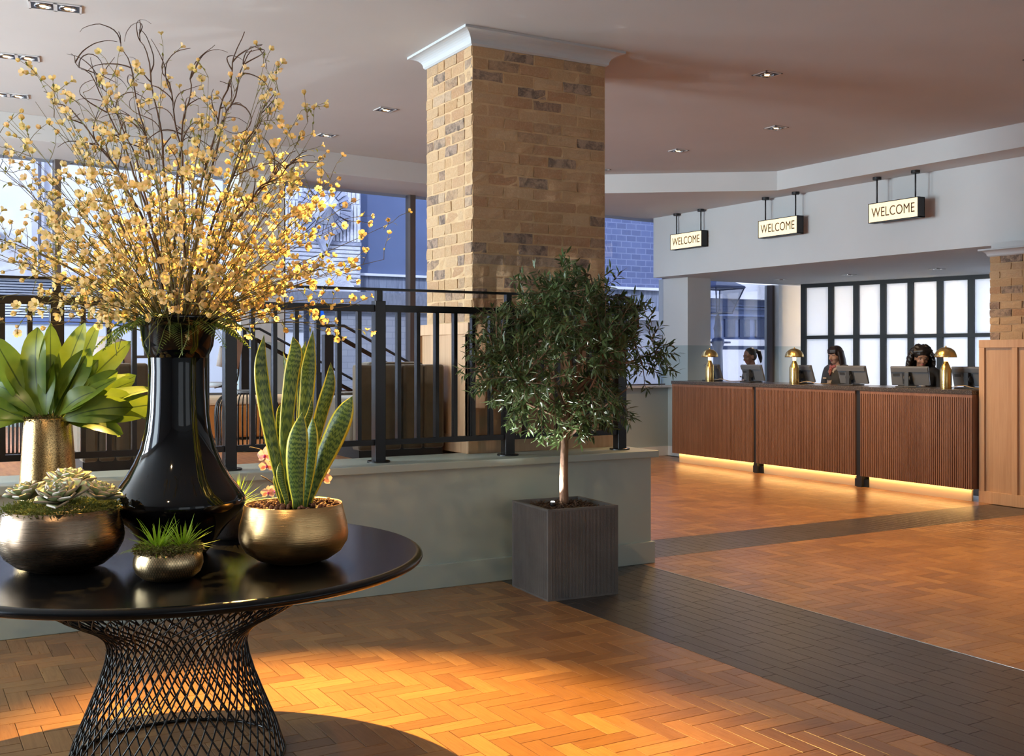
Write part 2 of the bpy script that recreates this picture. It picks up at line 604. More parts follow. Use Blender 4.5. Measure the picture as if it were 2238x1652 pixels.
LIGHT = [(-2.6, 1.6, 3.53, WALL_Y - 0.02), (4.69, 1.6, 9.9, 6.43), (4.69, 7.06, 10.1, 13.2)]
for reg in LIGHT:
    a0, a1 = int(-40), int(230)
    for b in range(-40, 60):
        for a in range(-260, 260):
            hx, hy = (a + PN * b) * PW, -(a - PN * b) * PW
            if hx > reg[2] or hy - PL - PW > reg[3] or hx + PL < reg[0] or hy < reg[1]:
                continue
            for al, rc in ((0, (hx, hy - PW, hx + PL, hy)), (1, (hx, hy - PW - PL, hx + PW, hy - PW))):
                c = clip(rc, reg)
                if c:
                    full = abs((c[2] - c[0]) * (c[3] - c[1]) - PL * PW) < 1e-5
                    planks.append(c + (al, 0, full))
rb = random.Random(3)
x = B1[0]
while x < B1[2] - 0.01:
    y = 1.0 + rb.random() * 0.3
    while y < B1[3]:
        c = clip((x, y, x + PW, y + 0.34), (B1[0], 1.6, B1[2], B1[3]))
        if c:
            planks.append(c + (1, 1, abs((c[2] - c[0]) - PW) < 1e-5 and abs(c[3] - c[1] - 0.34) < 1e-5))
        y += 0.34
    x += PW
x = B2[0]
while x < B2[2] - 0.01:
    y = B2[1] - rb.random() * 0.3
    while y < B2[3]:
        c = clip((x, y, x + PW, y + 0.34), B2)
        if c:
            planks.append(c + (1, 1, False))
        y += 0.34
    x += PW

def plank_geo(mb, x0, y0, x1, y1, al, a, g=0.0011, z=0.0):
    v = []
    for (i, zz) in ((g, z - 0.006), (g, z - 0.0012), (g + 0.0012, z)):
        v += [(x0 + i, y0 + i, zz), (x1 - i, y0 + i, zz), (x1 - i, y1 - i, zz), (x0 + i, y1 - i, zz)]
    uv = [((p[0], p[1]) if al == 0 else (p[1], p[0])) for p in v]
    f = [(8, 9, 10, 11)]
    for k in (0, 4):
        f += [(k + i, k + (i + 1) % 4, k + 4 + (i + 1) % 4, k + 4 + i) for i in range(4)]
    mb.add(v, f, uv, 0, a)

def pscore(p):
    q = proj(((p[0] + p[2]) / 2, (p[1] + p[3]) / 2, 0))
    if q is None or not (10 < q[0] < 2228 and 800 < q[1] < 1640):
        return -1
    # hidden under the round table or behind the planter
    return 1 / q[2]
cand = sorted([p for p in planks if p[6]], key=pscore, reverse=True)[:300]
cset = set(id(p) for p in cand)
pm = {}
for al, dk, ln in ((0, 0, PL), (1, 0, PL), (1, 1, 0.34)):
    mb = MB()
    if al == 0:
        plank_geo(mb, -ln / 2, -PW / 2, ln / 2, PW / 2, 0, 0)
    else:
        plank_geo(mb, -PW / 2, -ln / 2, PW / 2, ln / 2, 1, 0)
    pm[(al, dk)] = mb.mesh('plank', M['darkwood'] if dk else M['wood'], uv=True, attr=True)
for p in cand:
    obj('plank', pm[(p[4], p[5])], floor, ((p[0] + p[2]) / 2, (p[1] + p[3]) / 2, 0))
fl, fd = MB(), MB()
for p in planks:
    if id(p) not in cset:
        plank_geo(fd if p[5] else fl, p[0], p[1], p[2], p[3], p[4], rb.random())
tag(mk('parquet_field', fl, M['wood'], floor, uv=True, attr=True), kind='stuff')
tag(mk('dark_parquet_field', fd, M['darkwood'], floor, uv=True, attr=True), kind='stuff')
M['strip'] = pbr('metal_strip', (0.7, 0.66, 0.6), 0.25, 1.0)
tag(mk('trim_1', MB().box(4.684, 1.6, -0.004, 4.692, WALL_Y - 0.02, 0.0012), M['strip']), 'thin metal strip along the dark parquet band', 'trim', kind='structure')

# ------------------------------------------------------------------ ceiling, beams, bulkhead
cl = mk('ceiling', MB().box(-5.4, -4.4, CEIL, 15.2, 13.6, CEIL + 0.2), M['ceiling'])
tag(cl, 'plain pale ceiling with recessed downlights', 'ceiling', kind='structure')
beam_line = [(-5.4, 10.47), (0.888, 11.18), (7.0, 11.87), (9.56, 10.0), (9.66, 6.8), (9.8, -4.4)]
so = mk('ceiling_soffit', MB().prism(beam_line + [(15.2, -4.4), (15.2, 13.9), (-5.4, 11.7)], SOF, CEIL - 0.001), M['plaster'])
tag(so, 'lowered plaster soffit stepping down around the ceiling', 'soffit', kind='structure')
bk = mk('bulkhead', MB().prism([(9.88, 12.93), (10.13, 6.9), (10.5, -4.2), (14.9, -4.2), (14.9, 13.4)], LOW, SOF - 0.001), M['plaster'])
tag(bk, 'deep white bulkhead above the reception desk', 'bulkhead', kind='structure')

# ------------------------------------------------------------------ window wall (turned a little against the rest)
WA = math.atan(0.1)
WO = Vector((0.96, 12.08))
WD = Vector((math.cos(WA), math.sin(WA)))
def sW(u, off=0.0):
    dx, dy = ray(u)
    ox, oy = WO.x + off * WD.y, WO.y - off * WD.x     # plane moved into the room by off
    # t*d = O + s*WD
    det = dx * (-WD.y) - dy * (-WD.x)
    s = (dx * oy - dy * ox) / (-(dx * WD.y - dy * WD.x))
    return s
WM = Matrix.Translation((WO.x, WO.y, 0)) @ Matrix.Rotation(WA, 4, 'Z')
def wbox(mb, s0, s1, y0, y1, z0, z1):
    return mb.box(s0, y0, z0, s1, y1, z1, WM)

def glass_mat():
    m, nt, bs = newmat('window_glass')
    nt.nodes.remove(bs)
    t = nt.nodes.new('ShaderNodeBsdfTransparent')
    t.inputs[0].default_value = (0.93, 0.95, 0.98, 1)
    g = nt.nodes.new('ShaderNodeBsdfGlossy')
    g.inputs['Roughness'].default_value = 0.02
    lw = nt.nodes.new('ShaderNodeLayerWeight')
    lw.inputs[0].default_value = 0.25
    mx = nt.nodes.new('ShaderNodeMixShader')
    nt.links.new(mathn(nt, 'MULTIPLY', lw.outputs['Fresnel'], 0.6), mx.inputs[0])
    nt.links.new(t.outputs[0], mx.inputs[1])
    nt.links.new(g.outputs[0], mx.inputs[2])
    nt.links.new(mx.outputs[0], nt.nodes['Material Output'].inputs[0])
    return m
M['glass'] = glass_mat()

SILL = 1.03
bw = MB()
wbox(bw, -7.5, 14.0, 0.0, 0.28, -0.2, SILL)
wb = mk('wall_back', bw, M['dado'])
tag(wb, 'low wall under the street windows', 'wall', kind='structure')
sl = MB(); wbox(sl, sW(1322) - 3.5, sW(1466), -0.10, 0.02, SILL, SILL + 0.035)
mk('sill', sl, M['white_trim'], wb)
bb = MB(); wbox(bb, sW(1322) - 2, sW(1466) - 0.02, -0.02, 0.0, 0.0, 0.14)
mk('baseboard', bb, M['white_trim'], wb)

def window(n, s0, s1, z0, z1, mulls, label, mw=0.05):
    wroot = empty('window_%d' % n, (0, 0, 0), label, 'window', kind='structure')
    fr = MB()
    wbox(fr, s0, s1, 0.06, 0.14, z0, z0 + 0.05)
    mk('window_frame', fr, M['brown_frame'], wroot)
    edges = [s0] + list(mulls) + [s1]
    for e, mw_ in [(s0 + 0.01, 0.02)] + [(q, mw) for q in mulls] + [(s1 - 0.015, 0.03)]:
        b = MB(); wbox(b, e - mw_ / 2, e + mw_ / 2, 0.04, 0.16, z0, z1)
        mk('mullion', b, M['brown_frame'], wroot)
    for a, b_ in zip(edges[:-1], edges[1:]):
        g = MB(); wbox(g, a, b_, 0.098, 0.102, z0 + 0.02, z1)
        mk('pane', g, M['glass'], wroot)
    return wroot
window(1, -6.4, sW(530), SILL, SOF, [-3.9, -1.9, sW(129)], 'tall window at the far side behind the yellow flowers', 0.06)
window(2, sW(623), sW(1466), SILL, SOF, [sW(906)], 'wide tall window behind the brick pillar', 0.08)
window(3, sW(1553), sW(1700), SILL, LOW, [sW(1695)], 'lower window behind the reception desk', 0.06)

def pier(name, s0, s1, y0, y1, ztop, label):
    r = empty(name, (0, 0, 0), label, 'pillar', kind='structure')
    a = MB(); wbox(a, s0, s1, y0, y1, 1.66, ztop)
    b = MB(); wbox(b, s0, s1, y0, y1, -0.2, 1.66)
    mk('upper_plaster', a, M['plaster'], r)
    mk('lower_dado', b, M['dado'], r)
    c = MB(); wbox(c, s0 - 0.015, s1 + 0.015, y0 - 0.015, y1, 0.0, 0.14)
    mk('baseboard', c, M['white_trim'], r)
    return r
pier('pillar_3', sW(526, 0.35), sW(621, 0.35), -0.35, 0.2, SOF, 'plaster pier between the street windows')
pier('pillar_4', sW(1503, 0.42), sW(1553, 0.42), -0.42, 0.2, LOW, 'plaster pier at the end of the reception desk')
pier('pillar_5', sW(1702, 0.05), sW(1752, 0.05), -0.05, 0.25, LOW, 'pale plaster jamb beside the frosted screen')

# frosted glass screen behind the desk
def frosted_mat():
    m, nt, bs = newmat('frosted_glass')
    bs.inputs['Base Color'].default_value = (0.85, 0.88, 0.90, 1)
    bs.inputs['Roughness'].default_value = 0.35
    t = nt.nodes.new('ShaderNodeBsdfTranslucent')
    t.inputs[0].default_value = (0.90, 0.92, 0.93, 1)
    mx = nt.nodes.new('ShaderNodeMixShader')
    mx.inputs[0].default_value = 0.85
    vec = mapped(nt, 'Object', (45, 45, 60))
    ck = nt.nodes.new('ShaderNodeTexBrick')
    ck.offset = 0.0
    ck.inputs['Scale'].default_value = 1.0
    ck.inputs['Mortar Size'].default_value = 0.08
    ck.inputs['Brick Width'].default_value = 1.0
    ck.inputs['Row Height'].default_value = 1.0
    mp = mapped(nt, 'Object', (50, 50, 50), (R(90), 0, 0))
    nt.links.new(mp, ck.inputs['Vector'])
    b = nt.nodes.new('ShaderNodeBump')
    b.inputs['Strength'].default_value = 0.4
    b.inputs['Distance'].default_value = 0.003
    nt.links.new(ck.outputs['Fac'], b.inputs['Height'])
    nt.links.new(b.outputs[0], bs.inputs['Normal'])
    nt.links.new(b.outputs[0], t.inputs['Normal'])
    nt.links.new(bs.outputs[0], mx.inputs[1])
    nt.links.new(t.outputs[0], mx.inputs[2])
    nt.links.new(mx.outputs[0], nt.nodes['Material Output'].inputs[0])
    return m
M['frosted'] = frosted_mat()
SA, SB = Vector((12.93, 13.0)), Vector((13.85, 9.2))
sdir = (SB - SA).normalized()
SMX = Matrix.Translation((SA.x, SA.y, 0)) @ Matrix.Rotation(math.atan2(sdir.y, sdir.x), 4, 'Z')
def sS(u):
    dx, dy = ray(u)
    return (dx * SA.y - dy * SA.x) / (-(dx * sdir.y - dy * sdir.x))
scr = empty('frosted_screen', (0, 0, 0), 'black framed frosted glass screen behind the receptionists', 'partition', kind='structure')
bars = [1758, 1818, 1873, 1932, 1992, 2056, 2124, 2195]
ss = [sS(u) for u in bars]
for e in ss:
    b = MB().box(e - 0.045, -0.04, 0, e + 0.045, 0.06, LOW, SMX)
    mk('upright', b, M['blackmat'], scr)
for z0, z1 in ((LOW - 0.06, LOW), (1.775, 1.83), (0.0, 0.1)):
    mk('rail', MB().box(ss[0], -0.05, z0, ss[-1], 0.05, z1, SMX), M['blackmat'], scr)
for a, b in zip(ss[:-1], ss[1:]):
    for z0, z1 in ((0.1, 1.775), (1.83, LOW - 0.06)):
        mk('pane', MB().box(a, 0.0, z0, b, 0.012, z1, SMX), M['frosted'], scr)

# side and rear walls, out of the picture, big daylight windows in the side wall only
def plain_wall(name, x0, y0, x1, y1, z0, z1, label, mat='plaster'):
    return tag(mk(name, MB().box(x0, y0, z0, x1, y1, z1), M[mat]), label, 'wall', kind='structure')
lw = plain_wall('wall_left', -5.4, -4.4, -5.15, 13.0, -0.2, 0.35, 'side wall with tall daylight windows')
mk('upper_wall', MB().box(-5.4, -4.4, 3.45, -5.15, 13.0, CEIL), M['plaster'], lw)
mk('wall_pier', MB().box(-5.4, -3.9, 0.35, -5.15, 2.7, 3.45), M['plaster'], lw)  # closes unseen window openings, added to cut their glare on the vase
for y in (-4.4, 2.6, 6.1, 9.6):
    mk('wall_pier', MB().box(-5.4, y, 0.35, -5.15, y + 0.55, 3.45), M['plaster'], lw)
plain_wall('wall_rear', -5.4, -4.6, 15.2, -4.3, -0.2, CEIL, 'plain rear wall of the lobby behind the camera')
plain_wall('wall_right', 14.9, -4.4, 15.2, 8.9, -0.2, CEIL, 'plain side wall beyond the reception')

# ------------------------------------------------------------------ low wall with cap, platform and stairs behind it
lowr = empty('wall_front', (0, 0, 0), 'low sage green wall with a projecting cap below the black railing', 'wall', kind='structure')
WX1 = 4.79
mk('wall_body', MB().box(-5.1, WALL_Y + 0.0, 0, WX1, WALL_Y + 0.42, 0.765), M['sage'], lowr)
mk('cap', MB().box(-5.1, WALL_Y - 0.035, 0.765, WX1 + 0.05, WALL_Y + 0.50, 0.815), M['sage'], lowr, bevel=0.006)
mk('baseboard', MB().box(-5.1, WALL_Y - 0.022, 0, WX1 + 0.022, WALL_Y + 0.43, 0.155), M['sage'], lowr, bevel=0.003)
M['platfloor'] = pbr('platform_oak', (0.50, 0.25, 0.10), 0.4, c2=(0.34, 0.15, 0.055), scale=3, stretch=(14, 1.5, 1))
pf = mk('platform', MB().box(-5.1, WALL_Y + 0.43, 0, 4.72, 10.0, PLAT).box(-5.1, 10.0, 0, 3.75, 12.0, PLAT), M['platfloor'])
tag(pf, 'raised seating platform behind the railing', 'platform', kind='structure')
st = empty('stairs', (3.75, 10.05, 0), 'short flight of steps down from the platform', 'stairs', kind='structure')
for k in range(4):
    mk('step', MB().box(0.28 * k, 0, 0, 0.28 * (k + 1), 1.7, PLAT - 0.156 * (k + 1)), M['platfloor'], st)

# ------------------------------------------------------------------ brick pillars
bcache = {}
def brick_mesh(L, H, var):
    key = (round(L, 3), var)
    if key in bcache:
        return bcache[key]
    r = random.Random(hash(key) & 0xffff)
    L = key[0]
    mb = MB()
    nx, nz = (4 if L > 0.16 else 3), 3
    v, f = [], []
    for j in range(nz):
        for i in range(nx):
            fx, fz = i / (nx - 1), j / (nz - 1)
            ex = i in (0, nx - 1); ez = j in (0, nz - 1)
            v.append(((fx - 0.5) * L + r.uniform(-.004, .004), (0.004 if ex or ez else 0) + r.uniform(-.003, .003), (fz - 0.5) * H + r.uniform(-.0035, .0035)))
    nb = len(v)
    for j in range(nz - 1):
        for i in range(nx - 1):
            a = j * nx + i
            f.append((a, a + 1, a + nx + 1, a + nx))
    ring = list(range(nx)) + [nx * (j + 1) - 1 for j in range(1, nz)] + [nx * nz - 1 - i for i in range(1, nx)] + [nx * (nz - 1 - j) for j in range(1, nz - 1)]
    for i in ring:
        v.append((v[i][0] * 1.01, 0.03, v[i][2] * 1.02))
    n = len(ring)
    for k in range(n):
        f.append((ring[k], nb + k, nb + (k + 1) % n, ring[(k + 1) % n]))
    mb.add(v, f)
    bcache[key] = mb.mesh('brick', M['brick'], smooth=False)
    return bcache[key]

def brick_face(parent, p0, length, z0, z1, rz, seed, pitch=0.25, ch=0.0812, flem=False, flip=False):
    """rows of bricks on a vertical face: p0 is one end of the face, rz turns the front of the bricks"""
    r = random.Random(seed)
    n = max(1, round((z1 - z0) / ch))
    ch = (z1 - z0) / n
    J = 0.013
    dx, dy = math.cos(rz), math.sin(rz)
    for k in range(n):
        zc = z0 + (k + 0.5) * ch
        segs, x = [], 0.0
        if flem:
            seq = [0.205, 0.11] if k % 2 else [0.11, 0.205]
            pos = 0
            while x < length - 0.01:
                L = seq[pos % 2] + r.uniform(-.004, .004)
                L = min(L, length - x)
                if length - x - L < 0.05: L = length - x
                segs.append((x, L)); x += L; pos += 1
        else:
            L0 = pitch if k % 2 else pitch * 0.5
            first = True
            while x < length - 0.01:
                L = (L0 if first else pitch) + r.uniform(-.006, .006)
                first = False
                L = min(L, length - x)
                if length - x - L < 0.05: L = length - x
                segs.append((x, L)); x += L
        for (x, L) in segs:
            c = x + L / 2
            Lb = L - J
            me = brick_mesh(round(Lb / 0.006) * 0.006, ch - J, r.randrange(3))
            jit = r.uniform(-0.004, 0.003)
            o = obj('brick', me, parent, (p0[0] + dx * c - dy * 0 + jit * -dy * -1 * 0, p0[1] + dy * c, zc), (0, 0, rz))
            nx_, ny_ = math.sin(rz), -math.cos(rz)      # outward = local -Y
            o.location.x += nx_ * (0.008 + jit); o.location.y += ny_ * (0.008 + jit)

def cornice(name, parent, x0, y0, x1, y1, z0, z1, out):
    prof = [(0.0, z0)]
    for k in range(0, 9):
        a = k / 8 * math.pi / 2
        prof.append((0.012 + (out - 0.012) * (1 - math.cos(a)), z0 + 0.012 + (z1 - z0 - 0.03) * math.sin(a)))
    prof += [(out, z1)]
    mb = MB()
    v, f = [], []
    for (o_, z) in prof:
        v += [(x0 - o_, y0 - o_, z), (x1 + o_, y0 - o_, z), (x1 + o_, y1 + o_, z), (x0 - o_, y1 + o_, z)]
    for k in range(len(prof) - 1):
        for i in range(4):
            j = (i + 1) % 4
            f.append((k * 4 + i, k * 4 + j, k * 4 + 4 + j, k * 4 + 4 + i))
    f.append((3, 2, 1, 0))
    mb.add(v, f)
    return mk(name, mb, M['cornice'], parent)

def panelling(parent, x0, y0, x1, y1, z0, z1, pitch, faces=('y', 'x')):
    """framed oak panelling: backing panels, stiles and rails each a piece of its own; faces -Y and -X"""
    out, sw = 0.022, 0.062
    for fc in faces:
        Lf = (x1 - x0) if fc == 'y' else (y1 - y0)
        n = max(1, round(Lf / pitch))
        def bx(a0, a1, za, zb, d0, d1):
            if fc == 'y':
                return MB().box(x0 + a0, y0 + d0, za, x0 + a1, y0 + d1, zb)
            return MB().box(x0 + d0, y0 + a0, za, x0 + d1, y0 + a1, zb)
        for k in range(n):
            mk('panel', bx(Lf * k / n, Lf * (k + 1) / n, z0 + 0.1, z1 - 0.07, out, out + 0.02), M['oak'], parent)
        for k in range(n + 1):
            c = Lf * k / n
            a0, a1 = max(0, c - sw / 2), min(Lf, c + sw / 2)
            if k == 0: a1 = sw
            if k == n: a0 = Lf - sw
            mk('stile', bx(a0, a1, z0 + 0.12, z1 - 0.08, 0.0, out + 0.003), M['oak'], parent, bevel=0.002)
        mk('top_rail', bx(0, Lf, z1 - 0.08, z1, -0.002, out + 0.03), M['oak'], parent, bevel=0.002)
        mk('plinth', bx(0, Lf, z0, z0 + 0.12, -0.004, out + 0.03), M['oak'], parent, bevel=0.002)

p1 = mk('pillar_1', MB().box(3.565, 6.755, 0, 4.70, 7.50, CEIL), M['mortar'])
tag(p1, 'square buff brick pillar with oak panelled base behind the railing', 'pillar', kind='structure')
brick_face(p1, (3.56, 6.755), 1.14, 1.74, 3.70, 0.0, 11, 0.252)
brick_face(p1, (3.565, 7.50), 0.748, 1.74, 3.70, R(-90), 12, flem=True)
cornice('cornice', p1, 3.555, 6.745, 4.71, 7.51, 3.695, CEIL, 0.105)
panelling(p1, 3.50, 6.70, 4.76, 7.56, PLAT + 0.035, 1.735, 0.30)

p2 = mk('pillar_2', MB().box(9.866, 5.6, 0, 11.0, 7.217, 2.54), M['mortar'])
tag(p2, 'brick pillar with pale oak panelled base beside the reception desk', 'pillar', kind='structure')
brick_face(p2, (9.861, 7.222), 1.61, 1.665, 2.53, R(-90), 21, 0.252)
cornice('cornice', p2, 9.855, 5.6, 11.0, 7.23, 2.525, 2.605, 0.075)
mk('plaster_head', MB().box(9.87, 5.6, 2.54, 11.0, 7.21, LOW - 0.001), M['plaster'], p2)
panelling(p2, 9.68, 5.6, 10.6, 7.215, 0.0, 1.665, 0.40)
# ------------------------------------------------------------------ black railing on the low wall
rail = empty('railing', (0, 0, 0), 'black metal railing with square balusters along the low sage wall', 'railing')
RY0 = WALL_Y + 0.17
PX = [-2.09, -1.125, -0.16, 0.80, 1.765, 2.73, 3.69, 4.635]
for x in PX:
    mk('post', MB().box(x - 0.036, RY0 - 0.036, 0.815, x + 0.036, RY0 + 0.036, 1.855), M['black'], rail, bevel=0.003)
    mk('post_stub', MB().box(x - 0.02, RY0 - 0.02, 1.855, x + 0.02, RY0 + 0.02, 1.925), M['black'], rail)
    pl = MB().lathe([(0.075, 0.815), (0.075, 0.824), (0.072, 0.826)], 24, (x, RY0, 0))
    mk('base_plate', pl, M['black'], rail)
for a, b in zip(PX[:-1], PX[1:]):
    mk('top_rail', MB().box(a + 0.036, RY0 - 0.022, 1.785, b - 0.036, RY0 + 0.022, 1.83), M['black'], rail, bevel=0.002)
    mk('bottom_rail', MB().box(a + 0.036, RY0 - 0.02, 0.925, b - 0.036, RY0 + 0.02, 0.962), M['black'], rail, bevel=0.002)
    if b < 0.2:
        continue
    for k in range(1, 7):
        x = a + (b - a) * k / 7
        mk('baluster', MB().box(x - 0.013, RY0 - 0.02, 0.96, x + 0.013, RY0 + 0.02, 1.787), M['black'], rail)
hr = [(-2.1, RY0, 1.935), (4.60, RY0, 1.935)]
mk('handrail', MB().box(-2.1, RY0 - 0.025, 1.922, 4.62, RY0 + 0.025, 1.938), M['black'], rail)
bend = [(4.60, RY0, 1.93)] + [(4.62 + 0.16 * math.sin(a), RY0, 1.77 + 0.16 * math.cos(a)) for a in [k * math.pi / 16 for k in range(0, 9)]] + [(4.78, RY0, 1.70)]
bend = [(x, y, z) for x, y, z in bend]
mk('handrail_return', MB().tube(bend, 0.026, 12), M['black'], rail, smooth=True)

# ------------------------------------------------------------------ round table with wire base
TZ, TCX, TCY, TR = 0.76, 0.935, 4.135, 0.915
TZc = TCX * FX + TCY * FY
table = empty('round_table', (TCX, TCY, 0), 'large round black table on a flared black wire base', 'table')
mk('table_top', MB().lathe([(0.0, 0.722), (TR - 0.06, 0.722), (TR - 0.05, 0.722), (TR - 0.018, 0.726), (TR - 0.004, 0.734), (TR, 0.742), (TR - 0.003, 0.751), (TR - 0.012, 0.757), (TR - 0.022, 0.76), (TR - 0.026, 0.76), (TR - 0.032, 0.76), (TR * 0.5, 0.76), (0.0, 0.76)], 128), M['tabletop'], table, smooth=True)
def wire_profile(z):
    P = [(0.0, 0.392), (0.1, 0.36), (0.2, 0.318), (0.3, 0.278), (0.37, 0.256), (0.42, 0.248), (0.455, 0.254), (0.49, 0.282), (0.52, 0.33), (0.55, 0.39), (0.58, 0.44), (0.62, 0.485), (0.67, 0.515), (0.72, 0.53)]
    for (a, ra), (b, rb_) in zip(P[:-1], P[1:]):
        if z <= b:
            t = (z - a) / (b - a)
            return ra + (rb_ - ra) * t
    return P[-1][1]
wm = {}
for sgn in (-1, 1):
    pts = []
    for k in range(37):
        z = 0.72 * k / 36
        r = wire_profile(z)
        t = z / 0.72
        a = sgn * (1.15 * t + 0.55 * max(0, t - 0.55) ** 1.2)
        pts.append(((r + 0.002 * sgn) * math.cos(a), (r + 0.002 * sgn) * math.sin(a), z))
    pts = smoothpath(pts, 2)
    wm[sgn] = MB().tube(pts, 0.0033, 5).mesh('wire', M['black'], smooth=True)
NW = 52
for sgn in (-1, 1):
    for k in range(NW):
        obj('wire', wm[sgn], table, (0, 0, 0), (0, 0, 2 * math.pi * k / NW))
ring = lambda r, z, n=64: [(r * math.cos(2 * math.pi * i / n), r * math.sin(2 * math.pi * i / n), z) for i in range(n + 1)]
mk('base_ring', MB().tube(ring(0.392, 0.006), 0.006, 6), M['black'], table, smooth=True)
mk('top_ring', MB().tube(ring(0.53, 0.716), 0.006, 6), M['black'], table, smooth=True)

def ontable(u, Z):
    p = at(u, 778, Z)
    return Vector((p.x, p.y, TZ))

# ------------------------------------------------------------------ materials for the things on the table
def metal_mat(name, c, rough, kind):
    m, nt, bs = newmat(name)
    bs.inputs['Metallic'].default_value = 1.0
    bs.inputs['Base Color'].default_value = rgba(c)
    bs.inputs['Roughness'].default_value = rough
    if kind == 'brushed':
        vec = mapped(nt, 'Object', (6, 6, 160))
        n = noise_tex(nt, vec, 2.0, 4, 0.6)
        nt.links.new(mathn(nt, 'ADD', mathn(nt, 'MULTIPLY', n, 0.22), rough - 0.1), bs.inputs['Roughness'])
        bump(nt, bs, n, 0.35, 0.002)
    elif kind == 'speckle':
        vec = mapped(nt, 'Object', (1, 1, 1))
        n = noise_tex(nt, vec, 260, 3, 0.7)
        nt.links.new(ramp(nt, n, [(0.40, (c[0] * 0.35, c[1] * 0.32, c[2] * 0.3)), (0.56, c)]), bs.inputs['Base Color'])
        bump(nt, bs, n, 0.25, 0.002)
    elif kind == 'dash':
        uvn = nt.nodes.new('ShaderNodeUVMap')
        b = nt.nodes.new('ShaderNodeTexBrick')
        b.inputs['Scale'].default_value = 1.0
        b.inputs['Brick Width'].default_value = 0.013
        b.inputs['Row Height'].default_value = 0.036
        b.inputs['Mortar Size'].default_value = 0.003
        b.inputs['Color1'].default_value = rgba(c)
        b.inputs['Color2'].default_value = rgba([k * 0.85 for k in c])
        b.inputs['Mortar'].default_value = rgba([k * 0.55 for k in c])
        nt.links.new(uvn.outputs[0], b.inputs['Vector'])
        nt.links.new(b.outputs[0], bs.inputs['Base Color'])
        bump(nt, bs, b.outputs['Fac'], -0.7, 0.004)
    return m
M['gold'] = metal_mat('champagne_brushed_metal', (0.74, 0.46, 0.20), 0.30, 'brushed')
M['bronze'] = metal_mat('aged_bronze_brushed', (0.33, 0.23, 0.155), 0.27, 'brushed')
M['speckgold'] = metal_mat('crackled_gold_foil', (0.95, 0.63, 0.27), 0.22, 'speckle')
M['dashgold'] = metal_mat('hammered_gold', (0.86, 0.62, 0.34), 0.28, 'dash')
M['soil'] = pbr('dark_bark', (0.035, 0.018, 0.010), 0.9, c2=(0.075, 0.04, 0.02), scale=40, bmp=0.8, bscale=80)
M['clay'] = pbr('clay_pebble', (0.20, 0.085, 0.045), 0.85, c2=(0.11, 0.045, 0.025), scale=30, bmp=0.5)
M['moss'] = pbr('moss', (0.10, 0.13, 0.02), 0.9, c2=(0.21, 0.20, 0.04), scale=25, trans=0.2)
M['drymoss'] = pbr('dry_moss', (0.13, 0.08, 0.03), 0.9, c2=(0.16, 0.15, 0.04), scale=25)
M['stem'] = pbr('green_brown_stem', (0.17, 0.16, 0.045), 0.6, c2=(0.13, 0.085, 0.035), scale=6)
M['twig'] = pbr('dark_willow_bark', (0.055, 0.026, 0.016), 0.55, c2=(0.09, 0.045, 0.025), scale=10)
M['petal'] = pbr('cream_petal', (0.82, 0.65, 0.25), 0.6, c2=(0.84, 0.60, 0.34), scale=9, trans=0.45)
M['calyx'] = pbr('yellow_green_calyx', (0.50, 0.42, 0.07), 0.6, trans=0.3)
M['smallleaf'] = pbr('small_leaf', (0.20, 0.23, 0.05), 0.55, c2=(0.27, 0.27, 0.07), scale=12, trans=0.35)
M['fern'] = pbr('fern_green', (0.13, 0.22, 0.045), 0.5, c2=(0.18, 0.27, 0.05), scale=10, trans=0.3)
M['bigleaf'] = leaf_mat('broad_leaf', (0.115, 0.20, 0.022), (0.21, 0.29, 0.035), (0.05, 0.085, 0.015), 0.35, 0.28, 0.035, 7)
M['snake'] = leaf_mat('snake_plant_leaf', (0.155, 0.235, 0.045), (0.22, 0.30, 0.065), None, 0.32, 0.12, 0.05, 9, (0.80, 0.68, 0.06), 0.095, ((0.055, 0.105, 0.028), 6.0))
M['succ'] = leaf_mat('succulent_leaf', (0.38, 0.49, 0.27), (0.48, 0.52, 0.33), None, 0.45, 0.1, 0.05, 20, (0.44, 0.36, 0.29), 0.12)
M['airplant'] = leaf_mat('lime_spike', (0.30, 0.50, 0.025), (0.48, 0.66, 0.05), None, 0.4, 0.42, 0.05, 20)
M['orchid'] = pbr('peach_orchid', (0.86, 0.42, 0.30), 0.5, c2=(0.90, 0.55, 0.42), scale=30, trans=0.35)
M['orchid_lip'] = pbr('pink_orchid_lip', (0.70, 0.06, 0.20), 0.5)
M['orchid_leaf'] = pbr('dark_orchid_leaf', (0.035, 0.12, 0.02), 0.35)
M['darkpot'] = pbr('rough_dark_clay', (0.035, 0.027, 0.024), 0.7, c2=(0.06, 0.045, 0.038), scale=20, bmp=0.5)

def moss_patch(name, parent, n, rad, z, hgt, mat, seed, inner=0.0, droop=0.0, sx=1.0, size=0.013):
    r = random.Random(seed)
    mb = MB()
    for i in range(n):
        a = r.random() * 6.283
        q = rad * math.sqrt(inner ** 2 + (1 - inner ** 2) * r.random())
        p = Vector((q * math.cos(a) * sx, q * math.sin(a), z + r.random() * hgt * (1 - 0.5 * q / rad)))
        d = Vector((math.cos(a) * r.random() + r.uniform(-.6, .6), math.sin(a) * r.random() + r.uniform(-.6, .6), r.uniform(-droop, 1)))
        mid = p + d.normalized() * size * r.uniform(.5, 1.2)
        end = mid + Vector((r.uniform(-1, 1), r.uniform(-1, 1), r.uniform(-1, .6))).normalized() * size * r.uniform(.4, 1.0)
        w = 0.0016
        sd = d.orthogonal().normalized() * w
        mb.add([p - sd, p + sd, mid + sd, mid - sd, end], [(0, 1, 2, 3), (3, 2, 4)])
    return tag(mk(name, mb, M[mat], parent), kind='stuff')

